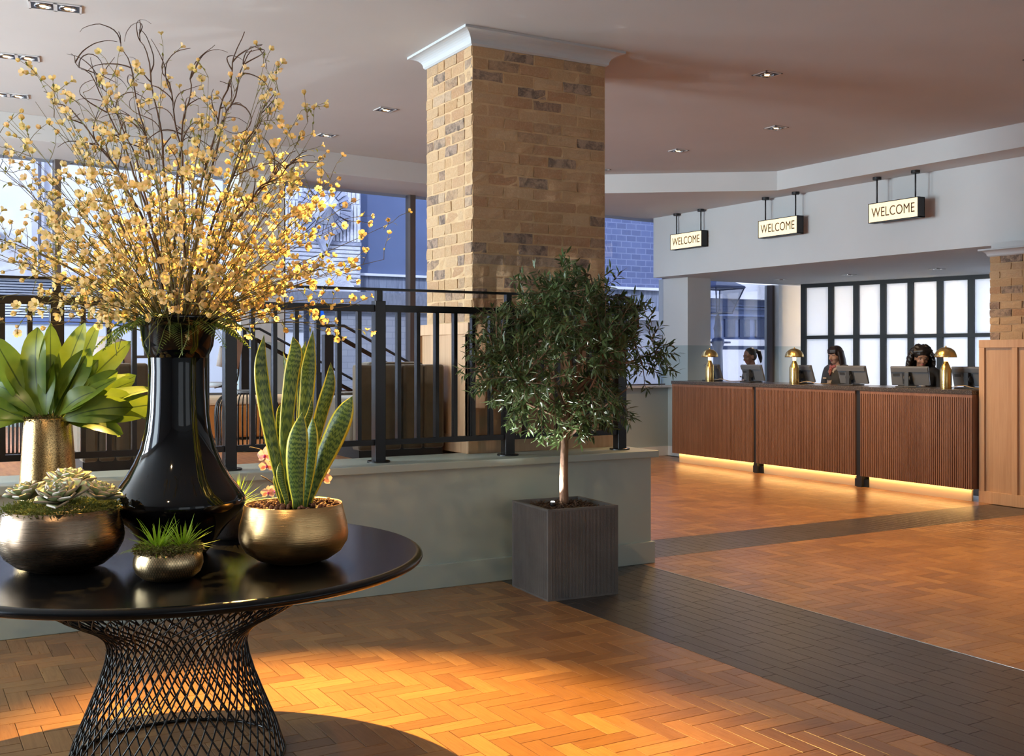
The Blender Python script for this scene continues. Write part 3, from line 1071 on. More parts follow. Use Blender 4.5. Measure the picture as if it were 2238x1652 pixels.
def soil_disc(parent, r, z, mat, name='soil', h=0.012, seed=1, sx=1.0):
    rr = random.Random(seed)
    mb = MB()
    mb.lathe([(0.0, z + h), (r * 0.3, z + h * 0.95), (r * 0.6, z + h * 0.8), (r * 0.85, z + h * 0.45), (r, z)], 28, sx=sx)
    mb.v = [(x, y, zz + rr.uniform(-.003, .003)) for x, y, zz in mb.v]
    return mk(name, mb, M[mat], parent)

def bowl(name, u, Z, prof, mat, label, cat='bowl', seg=72, uv=False, sx=1.0, rz=0.0):
    o = empty(name, ontable(u, Z), label, cat, rz=rz)
    mk('shell', MB().lathe(prof, seg, sx=sx), M[mat], o, smooth=True, uv=uv)
    return o

# tall black vase
VZ = TZc
vase = empty('floor_vase', (TCX, TCY, TZ), 'tall glossy black flared vase at the centre of the round table', 'vase')
k = VZ / FPX
vp = [(0.0, 0.0), (0.100, 0.0), (0.106, 0.006)]
for (v, hw) in ((1200, 66), (1150, 103), (1112, 138), (1101, 143), (1094, 144), (1086, 142), (1070, 132), (1040, 110), (1010, 93), (980, 80), (940, 70), (900, 65), (850, 62.5), (810, 62), (780, 63), (750, 67), (720, 76), (700, 86), (692, 90)):
    vp.append((hw * k, max(0.008, zat(v, VZ) - TZ)))
vp += [(90 * k - 0.004, vp[-1][1] + 0.004), (90 * k - 0.012, vp[-1][1]), (74 * k, vp[-4][1] - 0.01), (55 * k, zat(800, VZ) - TZ), (0.0, zat(805, VZ) - TZ)]
mk('shell', MB().lathe(vp, 96), M['vase'], vase, smooth=True)
VTOP = zat(700, VZ)

# ------------------------------------------------------------------ flower arrangement
fa = empty('flower_arrangement', (TCX, TCY, 0), 'tall spray of cream blossom stems and curly willow in the black vase', 'flowers')
Rv = Vector((RX, RY, 0)); Fv = Vector((FX, FY, 0)); Up = Vector((0, 0, 1))
fr = random.Random(21)

def blossom_geo(mb, M4, sc_, full):
    # five cupped petals on a calyx, local +Z is the opening
    v, f = [], []
    n = 5
    for i in range(n):
        a = 2 * math.pi * i / n
        ca, sa = math.cos(a), math.sin(a)
        t = Vector((-sa, ca, 0)); d = Vector((ca, sa, 0))
        op = 0.75 if full else 0.38
        pts = [d * 0.10 - t * 0.16 + Up * 0.12, d * 0.10 + t * 0.16 + Up * 0.12,
               d * op * 0.75 + t * 0.36 + Up * 0.42, d * op * 0.75 - t * 0.36 + Up * 0.42,
               d * op * (0.98 if full else 0.7) + t * 0.22 + Up * (0.62 if full else 0.86), d * op * (0.98 if full else 0.7) - t * 0.22 + Up * (0.62 if full else 0.86)]
        o_ = len(v)
        v += pts
        f += [(o_, o_ + 1, o_ + 2, o_ + 3), (o_ + 3, o_ + 2, o_ + 4, o_ + 5)]
    mb.add([M4 @ (p * sc_) for p in v], f, mi=0)
    v, f = [], []
    for i in range(5):
        a = 2 * math.pi * i / 5 + 0.6
        v += [Vector((0.0, 0, -0.22)), Vector((0.2 * math.cos(a - .6), 0.2 * math.sin(a - .6), 0.1)), Vector((0.30 * math.cos(a), 0.30 * math.sin(a), 0.30)), Vector((0.2 * math.cos(a + .6), 0.2 * math.sin(a + .6), 0.1))]
        f.append((4 * i, 4 * i + 1, 4 * i + 2, 4 * i + 3))
    # a little golden heart
    o_ = len(v)
    for i in range(5):
        a = 2 * math.pi * i / 5
        v.append(Vector((0.16 * math.cos(a), 0.16 * math.sin(a), 0.25)))
    v.append(Vector((0, 0, 0.34)))
    f += [(o_ + i, o_ + (i + 1) % 5, o_ + 5) for i in range(5)]
    mb.add([M4 @ (p * sc_) for p in v], f, mi=1)

bl_mesh = []
for full in (True, False):
    mb = MB(); blossom_geo(mb, Matrix.Identity(4), 1.0, full)
    bl_mesh.append(mb.mesh('blossom', [M['petal'], M['calyx']], smooth=True))
blossoms = []
def grow(start, d, L, n, wob, droop, r_):
    p, d = Vector(start), Vector(d).normalized()
    pts = [p.copy()]
    for i in range(n):
        d = (d + Vector((r_.uniform(-wob, wob), r_.uniform(-wob, wob), r_.uniform(-wob, wob) - droop))).normalized()
        p = p + d * L / n
        pts.append(p.copy())
    return pts, d
mouth = Vector((0, 0, VTOP - 0.06))
NST = 160
for i in range(NST):
    az = 2 * math.pi * (i * 0.618034) + fr.uniform(-.2, .2)
    t = (i + 0.5) / NST
    el = math.asin(min(0.985, 0.02 + 0.97 * t ** 0.85)) + fr.uniform(-.06, .06)
    hz = Vector((math.cos(az), math.sin(az), 0))
    lat = abs(hz.dot(Rv))
    L = 0.56 + 0.46 * math.sin(max(el, 0)) ** 1.1 + fr.uniform(-0.12, 0.12)
    L *= 0.86 + 0.14 * lat
    d = hz * math.cos(el) + Up * math.sin(el)
    st_ = mouth + hz * 0.045
    pts, dl = grow(st_, d + Up * 0.35, L, 9, 0.07, 0.045 if el < 0.6 else 0.012, fr)
    mb = MB()
    mb.tube(pts, [0.0025 - 0.0017 * k_ / 9 for k_ in range(10)], 4, 0)
    for k_ in range(3, 10):
        if fr.random() < 0.15: continue
        base = pts[k_]
        axis = (pts[k_] - pts[k_ - 1]).normalized()
        for q in range(fr.choice((1, 1, 2, 2))):
            sd = (axis * 0.6 + Vector((fr.uniform(-1, 1), fr.uniform(-1, 1), fr.uniform(-.5, .9)))).normalized()
            tp, td = grow(base, sd, fr.uniform(0.05, 0.13), 3, 0.25, 0.0, fr)
            mb.tube(tp, [0.0015, 0.0012, 0.001, 0.0009], 3, 0, cap=False)
            blossoms.append((tp[-1], (td + Vector((fr.uniform(-.5, .5),) * 3)).normalized(), fr.uniform(0.016, 0.027) * (0.85 if k_ > 8 else 1), fr.random() < 0.62))
            if fr.random() < 0.55:
                blossoms.append((tp[2], Vector((fr.uniform(-1, 1), fr.uniform(-1, 1), fr.uniform(-.4, 1))).normalized(), fr.uniform(0.014, 0.022), fr.random() < 0.5))
            for l_ in range(2):
                mb.leaf(tp[1 + l_], (td + Vector((fr.uniform(-1, 1), fr.uniform(-1, 1), fr.uniform(-1, 1)))), Up, fr.uniform(0.018, 0.034), 0.009, 0.4, 0.2, 2, 1, mi=1)
    mk('blossom_stem', mb, [M['stem'], M['smallleaf']], fa)
def bscore(b):
    q = proj((b[0].x + TCX, b[0].y + TCY, b[0].z))
    return b[2] / q[2] if q and 0 < q[0] < 2238 and 0 < q[1] < 1652 else -1
blossoms.sort(key=bscore, reverse=True)
mass = MB()
for i, (p, d, s_, full) in enumerate(blossoms):
    qt = d.to_track_quat('Z', 'Y')
    if i < 300:
        o = obj('blossom', bl_mesh[0 if full else 1], fa, p)
        o.rotation_euler = qt.to_euler()
        o.scale = (s_, s_, s_)
    else:
        blossom_geo(mass, Matrix.Translation(p) @ qt.to_matrix().to_4x4(), s_, full)
tag(mk('blossom_mass', mass, [M['petal'], M['calyx']], fa, smooth=True), kind='stuff')
# curly willow branches: aimed in the picture plane at the tips the photo shows
wr = random.Random(5)
for (tu, tv, dz) in ((150, 118, .1), (90, 200, -.1), (255, 70, .15), (300, 45, 0), (530, 70, .05), (545, 110, -.15), (600, 215, .1), (640, 330, -.1), (665, 330, .15), (200, 160, .2), (430, 130, .1), (350, 120, -.2)):
    tip = at(tu, tv, VZ + dz) - Vector((TCX, TCY, 0))
    b0 = mouth + Vector((wr.uniform(-.03, .03), wr.uniform(-.03, .03), 0))
    mid = b0.lerp(tip, 0.55) + Up * 0.10 + (mouth - tip).normalized().cross(Fv) * wr.uniform(-.05, .05)
    pts = smoothpath([b0, b0.lerp(mid, .5) + Up * .06, mid, mid.lerp(tip, .55) + Up * wr.uniform(0, .06), tip], 6)
    n = len(pts)
    pts = [p + Vector((math.sin(i_ * 1.1 + wr.random()) * 0.008, math.cos(i_ * .9) * 0.008, math.sin(i_ * 1.7) * 0.008)) * (i_ / n) for i_, p in enumerate(pts)]
    mb = MB()
    mb.tube(pts, [0.0062 * (1 - 0.78 * i_ / n) for i_ in range(n)], 6)
    for q in range(7):
        i_ = wr.randrange(int(n * .4), n - 2)
        a = (pts[i_ + 1] - pts[i_]).normalized()
        sd = (a + Vector((wr.uniform(-1, 1), wr.uniform(-.6, .6), wr.uniform(-.6, 1)))).normalized()
        p = pts[i_].copy(); tw = [p.copy()]
        cx = Vector((wr.uniform(-1, 1), wr.uniform(-1, 1), wr.uniform(-1, 1))).normalized()
        m_ = wr.randrange(8, 14)
        for j in range(m_):
            cx = (cx + Vector((wr.uniform(-1, 1), wr.uniform(-1, 1), wr.uniform(-1, 1))) * 0.25).normalized()
            sd = (Matrix.Rotation(wr.uniform(0.05, 0.5), 3, cx) @ sd).normalized()
            p = p + sd * 0.018
            tw.append(p.copy())
        mb.tube(tw, [0.0028 * (1 - 0.65 * j / m_) for j in range(m_ + 1)], 4)
    mk('willow_branch', mb, M['twig'], fa, smooth=True)
# ferns around the mouth
for i in range(16):
    az = 2 * math.pi * i / 16 + fr.uniform(-.2, .2)
    hz = Vector((math.cos(az), math.sin(az), 0))
    L = fr.uniform(0.20, 0.30)
    pts, _ = grow(mouth + hz * 0.06 + Up * 0.05, hz + Up * fr.uniform(0.25, 0.9), L, 12, 0.04, 0.13, fr)
    mb = MB()
    mb.tube(pts, 0.0014, 3)
    for k_ in range(2, 13):
        ax = (pts[k_] - pts[k_ - 1]).normalized()
        sd = ax.cross(Up).normalized()
        w_ = 0.055 * math.sin(math.pi * (k_ / 13) ** 0.7)
        for sg in (-1, 1):
            for h_ in (0, 0.5):
                q = pts[k_ - 1].lerp(pts[k_], h_)
                mb.leaf(q, sd * sg + ax * 0.35, Up, w_, 0.009, 0.4, 0.05, 2, 1)
    mk('fern_frond', mb, M['fern'], fa)
for i in range(9):
    a = wr.uniform(3.3, 5.6) + TH - 1.57
    hz = Vector((math.cos(a), math.sin(a), 0))
    p0 = Vector((0, 0, VTOP + 0.01)) + hz * 0.12
    pts, _ = grow(p0, hz * 0.5 + Up * 0.3, wr.uniform(0.12, 0.26), 14, 0.28, 0.22, wr)
    mk('air_root', MB().tube(pts, 0.0014, 4), M['smallleaf'], fa, smooth=True)

# ------------------------------------------------------------------ tall gold vase with broad leaved plant
gz = 4.35
gk = gz / FPX
hgt = zat(912, gz) - TZ
gv = bowl('tapered_vase', 105, gz, [(0, 0), (64 * gk, 0), (66 * gk, 0.008), (60 * gk, hgt * .35), (54 * gk, hgt * .7), (49 * gk, hgt - 0.004), (48 * gk, hgt), (45 * gk, hgt - 0.003), (44 * gk, hgt - 0.03), (0, hgt - 0.03)], 'speckgold',
          'tall tapered crackled gold vase holding the broad leaved plant', 'vase')
moss_patch('moss', gv, 900, 50 * gk, hgt - 0.015, 0.03, 'drymoss', 4, 0.0, 0.3)
bp = empty('leafy_plant', ontable(105, gz) + Vector((0, 0, hgt)), 'broad green leaved plant standing in the tall gold vase', 'plant')
lr = random.Random(31)
# (angle in the picture plane from straight up, towards the camera amount, length, width, curl)
LV = [(-62, .5, .36, .10, .5), (-48, .2, .36, .11, .3), (-36, -.3, .38, .10, .2), (-24, .4, .36, .11, .2), (-14, -.2, .40, .10, .1), (-4, .3, .33, .11, .35), (4, -.4, .40, .10, .15), (12, .1, .38, .11, .2), (20, -.3, .40, .10, .2),
      (28, .4, .34, .10, .4), (36, -.1, .40, .11, .3), (44, .3, .36, .11, .4), (52, -.4, .38, .10, .4), (60, .1, .40, .12, .5), (68, .35, .38, .12, .55), (74, -.1, .40, .11, .5), (80, .4, .28, .10, .9), (-72, -.1, .36, .11, .6), (-80, .4, .30, .10, .8),
      (62, .9, .34, .10, 1.25), (-20, .9, .26, .08, 1.4), (-34, .8, .24, .09, 1.2), (8, .9, .25, .09, .9), (30, .8, .28, .10, .8), (-55, .9, .32, .10, .9), (-8, -.7, .34, .10, .3), (16, -.8, .34, .10, .4), (-44, -.8, .34, .10, .5), (48, -.8, .34, .10, .5), (72, -.6, .30, .09, 1.5), (-30, .1, .40, .11, .15), (0, 0, .42, .11, .1), (24, .2, .40, .11, .2), (-10, .5, .36, .12, .4), (40, .6, .36, .11, .5), (-40, .5, .36, .11, .4), (56, .5, .34, .11, .7)]
for (an, tc, L, W, cu) in LV:
    a = R(an)
    hz = Rv * math.sin(a) - Fv * tc * 0.55
    d = (hz + Up * max(0.12, math.cos(a))).normalized()
    base = Vector((hz.x, hz.y, 0)) * 0.055 + Vector((lr.uniform(-.015, .015), lr.uniform(-.015, .015), -0.02))
    n = -Fv * 0.85 + Up * (0.45 + 0.5 * max(0, cu - .5)) + Vector((lr.uniform(-.45, .45), lr.uniform(-.45, .45), lr.uniform(-.2, .2)))
    mb = MB()
    mb.leaf(base, d, n, L * lr.uniform(.82, 1.12), W * lr.uniform(.85, 1.15), cu + lr.uniform(-.15, .35), 0.22, 14, 5, wave=0.045, twist=lr.uniform(-.9, .9))
    mk('leaf', mb, M['bigleaf'], bp, smooth=True, uv=True)

# ------------------------------------------------------------------ succulents in a bronze bowl
sz = 3.76
sk = sz / FPX
Hs = 0.212
sb = bowl('succulent_bowl', 134, sz, [(0, 0), (62 * sk, 0), (92 * sk, 0.018), (116 * sk, 0.05), (129 * sk, 0.09), (131 * sk, 0.115), (128 * sk, 0.15), (121 * sk, 0.185), (117 * sk, Hs), (115 * sk, Hs + 0.001), (112 * sk, Hs - 0.004), (110 * sk, Hs - 0.03), (0, Hs - 0.03)],
          'bronze', 'wide rounded bronze bowl filled with succulents and moss')
soil_disc(sb, 110 * sk, Hs - 0.022, 'soil', h=0.02)
moss_patch('moss', sb, 3200, 118 * sk, Hs - 0.012, 0.045, 'moss', 6, 0.45, 0.4)
def rosette(u, v, r, label, tilt, seed, zoff=0.0):
    r_ = random.Random(seed)
    p = at(u, v, sz + zoff)
    root = empty('succulent', p, label, 'succulent', 'succulent rosettes in the bronze bowl')
    root.rotation_euler = tilt
    r *= 1.3
    n = 30
    for i in range(n):
        t = i / n
        a = i * 2.39996
        rr = r * (0.16 + 0.84 * t)
        el = 1.25 - 1.2 * t
        hz = Vector((math.cos(a), math.sin(a), 0))
        d = hz * math.cos(el) + Up * math.sin(el)
        mb = MB()
        L, W = r * (0.42 + 0.55 * t), r * (0.26 + 0.42 * t)
        mb.leaf(hz * r * 0.06 + Up * 0.02 * (1 - t), d, Up - d * d.z, L, W, -0.35, 0.45, 5, 4)
        o = mk('leaf', mb, M['succ'], root, smooth=True, uv=True)
        s_ = o.modifiers.new('thick', 'SOLIDIFY'); s_.thickness = r * 0.05; s_.offset = 0
    return root
rosette(137, 1098, 0.085, 'pale green succulent rosette at the front of the bronze bowl', (0.30, -0.25, 0), 1, -0.10)
rosette(60, 1093, 0.072, 'small succulent rosette nearest the tapered gold vase side of the bowl rim', (0.0, -0.2, 0), 2, -0.02)
rosette(150, 1068, 0.085, 'succulent rosette at the back of the bronze bowl against the gold vase', (0.1, 0.0, 0), 3, 0.11)
rosette(216, 1092, 0.072, 'yellowish succulent rosette beside the black vase', (0.15, 0.25, 0), 4, 0.0)

# ------------------------------------------------------------------ small hammered bowl with two air plants
mz = 3.59
mkx = mz / FPX
Hm = 0.098
ab = bowl('hammered_bowl', 368, mz, [(0, 0), (40 * mkx, 0), (56 * mkx, 0.008), (68 * mkx, 0.025), (74 * mkx, 0.05), (73 * mkx, 0.072), (69 * mkx, 0.088), (66 * mkx, Hm), (64 * mkx, Hm - 0.001), (63 * mkx, Hm - 0.012), (0, Hm - 0.012)],
          'dashgold', 'small hammered gold bowl with spiky green plants at the front of the table', uv=True)
soil_disc(ab, 63 * mkx, Hm - 0.012, 'soil')
moss_patch('moss', ab, 2200, 70 * mkx, Hm - 0.006, 0.028, 'drymoss', 9, 0.35, 0.6)
moss_patch('green_moss', ab, 900, 66 * mkx, Hm, 0.03, 'moss', 10, 0.5, 0.5)
def spiky(name, p, r, n, label, seed, group, mat='airplant', w=0.009):
    r_ = random.Random(seed)
    root = empty(name, p, label, 'plant', group)
    for i in range(n):
        t = (i + .5) / n
        a = i * 2.39996 + r_.uniform(-.2, .2)
        el = 1.5 - 1.45 * t ** 0.9
        hz = Vector((math.cos(a), math.sin(a), 0))
        d = hz * math.cos(el) + Up * math.sin(el)
        mb = MB()
        mb.leaf(hz * 0.008, d, Up - d * d.z * 0.9 + hz * -0.2, r * r_.uniform(.7, 1.15), w * r_.uniform(.7, 1.2), r_.uniform(-.2, .7), 0.35, 6, 3)
        mk('blade', mb, M[mat], root, smooth=True, uv=True)
    return root
ap = ontable(368, mz)
spiky('air_plant', ap + Rv * -0.03 + Up * (Hm + 0.002) - Fv * 0.02, 0.115, 64, 'lime green spiky plant in the hammered bowl, beside the bronze bowl', 3, 'spiky plants in the hammered bowl')
spiky('air_plant', ap + Rv * 0.045 + Up * (Hm + 0.002) + Fv * 0.01, 0.11, 56, 'lime green spiky plant in the hammered bowl, on the gold bowl side', 4, 'spiky plants in the hammered bowl')

# ------------------------------------------------------------------ gold bowl with snake plant
gz2 = 3.90
g2 = gz2 / FPX
Hg = zat(1100, gz2) - TZ
gb = bowl('gold_bowl', 642, gz2, [(0, 0), (52 * g2, 0), (80 * g2, 0.014), (103 * g2, 0.04), (116 * g2, 0.075), (118 * g2, 0.10), (116 * g2, 0.135), (110 * g2, 0.17), (105 * g2, Hg), (104 * g2, Hg + 0.002), (102 * g2, Hg), (100 * g2, Hg - 0.03), (0, Hg - 0.03)],
          'gold', 'rounded brushed gold bowl planted with the tall snake plant')
soil_disc(gb, 100 * g2, Hg - 0.022, 'soil', h=0.012)
pr = random.Random(14)
pebm = []
for q in range(4):
    mb = MB().ell((0, 0, 0), (0.0085, 0.007, 0.006), 7, 5)
    mb.v = [tuple(c * pr.uniform(.85, 1.15) for c in p) for p in mb.v]
    pebm.append(mb.mesh('clay_pebble', M['clay'], smooth=True))
for i in range(170):
    a = pr.random() * 6.283; q = 97 * g2 * math.sqrt(pr.random())
    o = obj('clay_pebble', pebm[pr.randrange(4)], gb, (q * math.cos(a), q * math.sin(a), Hg - 0.010 + pr.uniform(-.002, .010) + 0.006 * (1 - q / 0.17)), (pr.random() * 6, pr.random() * 6, pr.random() * 6))
    s_ = pr.uniform(.7, 1.5); o.scale = (s_, s_, s_)
snp = empty('snake_plant', ontable(642, gz2) + Vector((0, 0, Hg)), 'tall snake plant with yellow edged leaves in the gold bowl', 'plant')
def snake_leaf(path, W, face=0.0, dz=0.0):
    """path: pixels of the midrib from base to tip, W: greatest width in pixels"""
    org = ontable(642, gz2) + Vector((0, 0, Hg))
    P = smoothpath([at(u, v, gz2 + dz) - org for u, v in path], 7)
    P[0].z = min(P[0].z, -0.004)
    n = len(P)
    fc = (-Fv * math.cos(face) + Rv * math.sin(face))
    v, f, uv = [], [], []
    for i, p in enumerate(P):
        t = i / (n - 1)
        wd = (0.52 + 0.48 * math.sin(min(1, t / 0.62) * math.pi / 2)) if t < 0.62 else max(0.0, 1 - ((t - 0.62) / 0.38) ** 1.9)
        wd = max(wd, 0.02) * W * g2 / 2
        tg = (P[min(i + 1, n - 1)] - P[max(i - 1, 0)]).normalized()
        sd = tg.cross(fc).normalized()
        nn = sd.cross(tg)
        for j, q in enumerate((-1, -.82, -.4, 0, .4, .82, 1)):
            v.append(p + sd * q * wd - nn * (1 - q * q) * wd * 0.35 * -1)
            uv.append((0.5 + q / 2, t))
    for i in range(n - 1):
        for j in range(6):
            a = i * 7 + j
            f.append((a, a + 1, a + 8, a + 7))
    mb = MB(); mb.add(v, f, uv)
    o = mk('leaf', mb, M['snake'], snp, smooth=True, uv=True)
    s_ = o.modifiers.new('thick', 'SOLIDIFY'); s_.thickness = 0.003
    return o
snake_leaf([(622, 1098), (604, 1010), (582, 900), (570, 800), (577, 732)], 33, .5, -.03)
snake_leaf([(628, 1098), (624, 960), (636, 830), (646, 770), (640, 735)], 34, .2, .0)
snake_leaf([(634, 1095), (640, 1000), (634, 900), (628, 820), (618, 768)], 24, -.7, .04)
snake_leaf([(646, 1095), (655, 980), (662, 860), (657, 800), (668, 745)], 30, -.3, .07)
snake_leaf([(650, 1095), (662, 960), (672, 840), (676, 790), (684, 722)], 34, .1, .03)
snake_leaf([(660, 1095), (680, 990), (703, 900), (720, 840), (723, 792)], 32, .5, .05)
snake_leaf([(668, 1098), (700, 1020), (728, 960), (752, 905), (770, 866)], 50, -.2, -.02)
snake_leaf([(652, 1100), (648, 1050), (648, 1000), (653, 950), (661, 900)], 46, .1, -.10)
snake_leaf([(664, 1100), (672, 1050), (678, 1000), (682, 950), (684, 912)], 34, -.3, -.06)
snake_leaf([(626, 1098), (618, 1020), (612, 950), (612, 900), (616, 880)], 22, .9, .03)
snake_leaf([(640, 1096), (650, 1010), (668, 930), (678, 900), (682, 868)], 18, .8, .02)
snake_leaf([(628, 1100), (620, 1070), (614, 1045), (613, 1025), (612, 1010)], 18, .3, -.07)
snake_leaf([(617, 1100), (610, 1080), (606, 1060), (603, 1045), (602, 1030)], 15, .3, -.03)

# ------------------------------------------------------------------ dark pot with a second spiky plant, orchid behind
dz_ = 4.42
dp = bowl('dark_pot', 508, dz_, [(0, 0), (0.07, 0), (0.095, 0.02), (0.11, 0.06), (0.112, 0.10), (0.10, 0.135), (0.097, 0.135), (0.095, 0.12), (0, 0.12)], 'darkpot', 'rough dark round pot half hidden behind the black vase', 'pot')
soil_disc(dp, 0.095, 0.118, 'soil')
spiky('air_plant', ontable(515, dz_) + Up * 0.13, 0.13, 70, 'lime green spiky plant in the dark pot behind the black vase', 8, None)
oz = 4.62
op_ = bowl('orchid_pot', 655, oz, [(0, 0), (0.055, 0), (0.07, 0.05), (0.078, 0.10), (0.074, 0.10), (0.07, 0.085), (0, 0.085)], 'darkpot', 'small dark pot holding the orchid behind the gold bowl', 'pot')
orc = empty('orchid', ontable(655, oz) + Up * 0.085, 'peach pink orchid in flower behind the snake plant', 'plant')
oorg = ontable(655, oz) + Up * 0.085
def orchid_flower(u, v, Z, s_, rot, pink=False):
    p = at(u, v, Z) - oorg
    fl_ = empty('flower', p)
    fl_.parent = orc
    fl_.rotation_euler = ((-Fv * 1.0 + Rv * rot + Up * 0.1).to_track_quat('Z', 'Y')).to_euler()
    for (a, L, W) in ((90, 1.0, .7), (215, 1.0, .65), (325, 1.0, .65), (5, 1.1, 1.15), (175, 1.1, 1.15)):
        d = Vector((math.cos(R(a)), math.sin(R(a)), 0.15))
        mb = MB(); mb.leaf(d * s_ * 0.08, d, Vector((0, 0, 1)), s_ * L, s_ * W, 0.25, 0.1, 5, 1)
        mk('petal', mb, M['orchid_lip'] if pink else M['orchid'], fl_, smooth=True, uv=True)
    mb = MB(); mb.ell((0, -s_ * .12, s_ * .16), (s_ * .2, s_ * .24, s_ * .2), 8, 6)
    mk('lip', mb, M['orchid_lip'], fl_, smooth=True)
for (u, v, s_, rt, pk) in ((580, 995, .036, -.4, False), (583, 1018, .03, .1, False), (604, 1072, .036, -.3, False), (586, 1076, .028, .3, False), (701, 1030, .036, .5, False), (706, 1046, .034, .2, False), (694, 972, .022, .6, True)):
    orchid_flower(u, v, oz - 0.05, s_, rt, pk)
for path in ([(640, 1130), (612, 1070), (598, 1030), (580, 990), (560, 980), (545, 977)], [(645, 1130), (620, 1085), (603, 1062), (585, 1048), (570, 1040)], [(665, 1130), (690, 1070), (697, 1030), (694, 972)]):
    mk('flower_stem', MB().tube(smoothpath([at(u, v, oz - 0.02) - oorg for u, v in path], 4), 0.0028, 5), M['twig'], orc, smooth=True)
for (a, L) in ((-40, .16), (55, .17), (20, .14), (160, .15)):
    d = Rv * math.cos(R(a)) - Fv * math.sin(R(a)) + Up * .9
    mb = MB(); mb.leaf((0, 0, 0), d, Up, L, 0.055, 0.9, 0.25, 7, 2)
    mk('leaf', mb, M['orchid_leaf'], orc, smooth=True, uv=True)

# ------------------------------------------------------------------ square planter with olive tree
M['planter'] = pbr('grey_fibre_cement', (0.135, 0.125, 0.12), 0.75, c2=(0.105, 0.097, 0.092), scale=5, bmp=0.3, bscale=90)
pcx, pcy, ph, PWD = 3.745, 5.835, 0.56, 0.50
pot = empty('square_planter', (pcx, pcy, 0), 'square grey ribbed planter on the parquet before the low wall', 'planter', rz=R(-4))
h_ = PWD / 2
sh = MB()
t_ = 0.022
hb = h_ - 0.008
for (x0, y0, x1, y1) in ((-h_, -h_, h_, -h_ + t_), (-h_, h_ - t_, h_, h_), (-h_, -h_ + t_, -h_ + t_, h_ - t_), (h_ - t_, -h_ + t_, h_, h_ - t_)):
    sh.box(x0, y0, 0.0, x1, y1, ph)
sh.box(-h_ + t_, -h_ + t_, 0.0, h_ - t_, h_ - t_, 0.06)
mk('shell', sh, M['planter'], pot)
rb_ = MB()
nr = 46
for k_ in range(nr):
    c = -h_ + 0.02 + (PWD - 0.04) * (k_ + .5) / nr
    w_ = 0.0032
    rb_.box(c - w_, -h_ - 0.003, 0.012, c + w_, -h_ + 0.001, ph - 0.012)
    rb_.box(-h_ - 0.003, c - w_, 0.012, -h_ + 0.001, c + w_, ph - 0.012)
tag(mk('ribs', rb_, M['planter'], pot), kind='stuff')
mk('soil', MB().box(-h_ + t_, -h_ + t_, 0.4, h_ - t_, h_ - t_, ph - 0.045), M['soil'], pot)
br = random.Random(17)
chips = MB()
M['chip'] = pbr('bark_chip', (0.10, 0.05, 0.026), 0.85, c2=(0.04, 0.02, 0.012), scale=40)
for i in range(420):
    x_, y_ = br.uniform(-.21, .21), br.uniform(-.21, .21)
    q = Matrix.Translation((x_, y_, ph - 0.035 + br.random() * 0.045 * (1 - max(abs(x_), abs(y_)) / .25))) @ Euler((br.uniform(-.6, .6), br.uniform(-.6, .6), br.random() * 6)).to_matrix().to_4x4()
    L = br.uniform(.012, .05)
    chips.box(-L, -.004, -.0015, L, .004, .0015, q)
tag(mk('bark_chips', chips, M['chip'], pot), kind='stuff')

M['bark'] = pbr('olive_bark', (0.24, 0.13, 0.075), 0.8, c2=(0.13, 0.068, 0.04), scale=14, stretch=(1, 1, .4), bmp=0.7, bscale=40, bdist=0.008)
M['olive'] = leaf_mat('olive_leaf', (0.055, 0.088, 0.026), (0.095, 0.135, 0.042), (0.10, 0.13, 0.06), 0.38, 0.15, 0.06, 6)
tree = empty('olive_tree', (pcx, pcy, ph - 0.045), 'olive tree with a dense round crown growing in the square planter', 'tree')
torg = Vector((pcx, pcy, ph - 0.045))
tz = pcx * FX + pcy * FY
TT = lambda u, v, d=0.0: at(u, v, tz + d) - torg
trunk = smoothpath([TT(1233, 1105), TT(1232, 1040), TT(1234, 980), TT(1236, 930), TT(1246, 880), TT(1256, 835), TT(1268, 770), TT(1262, 700)], 5)
mk('trunk', MB().tube(trunk, [0.030 - 0.019 * (i / (len(trunk) - 1)) for i in range(len(trunk))], 12), M['bark'], tree, smooth=True)
tr = random.Random(44)
tips = []
mains = [([(1238, 925), (1200, 890), (1160, 855), (1120, 820), (1090, 790)], -.05, .016), ([(1236, 960), (1262, 935), (1290, 905), (1330, 880), (1370, 850)], -.08, .015),
         ([(1246, 880), (1290, 830), (1340, 780), (1385, 745)], .12, .013), ([(1240, 910), (1215, 840), (1180, 760), (1150, 700)], .12, .013),
         ([(1256, 835), (1240, 760), (1225, 690), (1215, 630)], -.1, .012), ([(1268, 770), (1290, 710), (1300, 650), (1290, 600)], .05, .011),
         ([(1238, 930), (1270, 880), (1300, 830), (1320, 770)], -.22, .012), ([(1240, 910), (1190, 860), (1140, 830)], -.25, .012), ([(1250, 860), (1320, 800), (1380, 790), (1430, 770)], .02, .012), ([(1240, 920), (1150, 880), (1080, 850), (1040, 800)], .15, .011)]
for path, dd, r0 in mains:
    P = smoothpath([TT(u, v, dd * i / (len(path) - 1)) for i, (u, v) in enumerate(path)], 5)
    mk('branch', MB().tube(P, [r0 * (1 - 0.7 * i / len(P)) for i in range(len(P))], 8), M['bark'], tree, smooth=True)
    tips += P[len(P) // 3:]
cc = TT(1240, 772)
fol, tw = MB(), MB()
cnt = 0
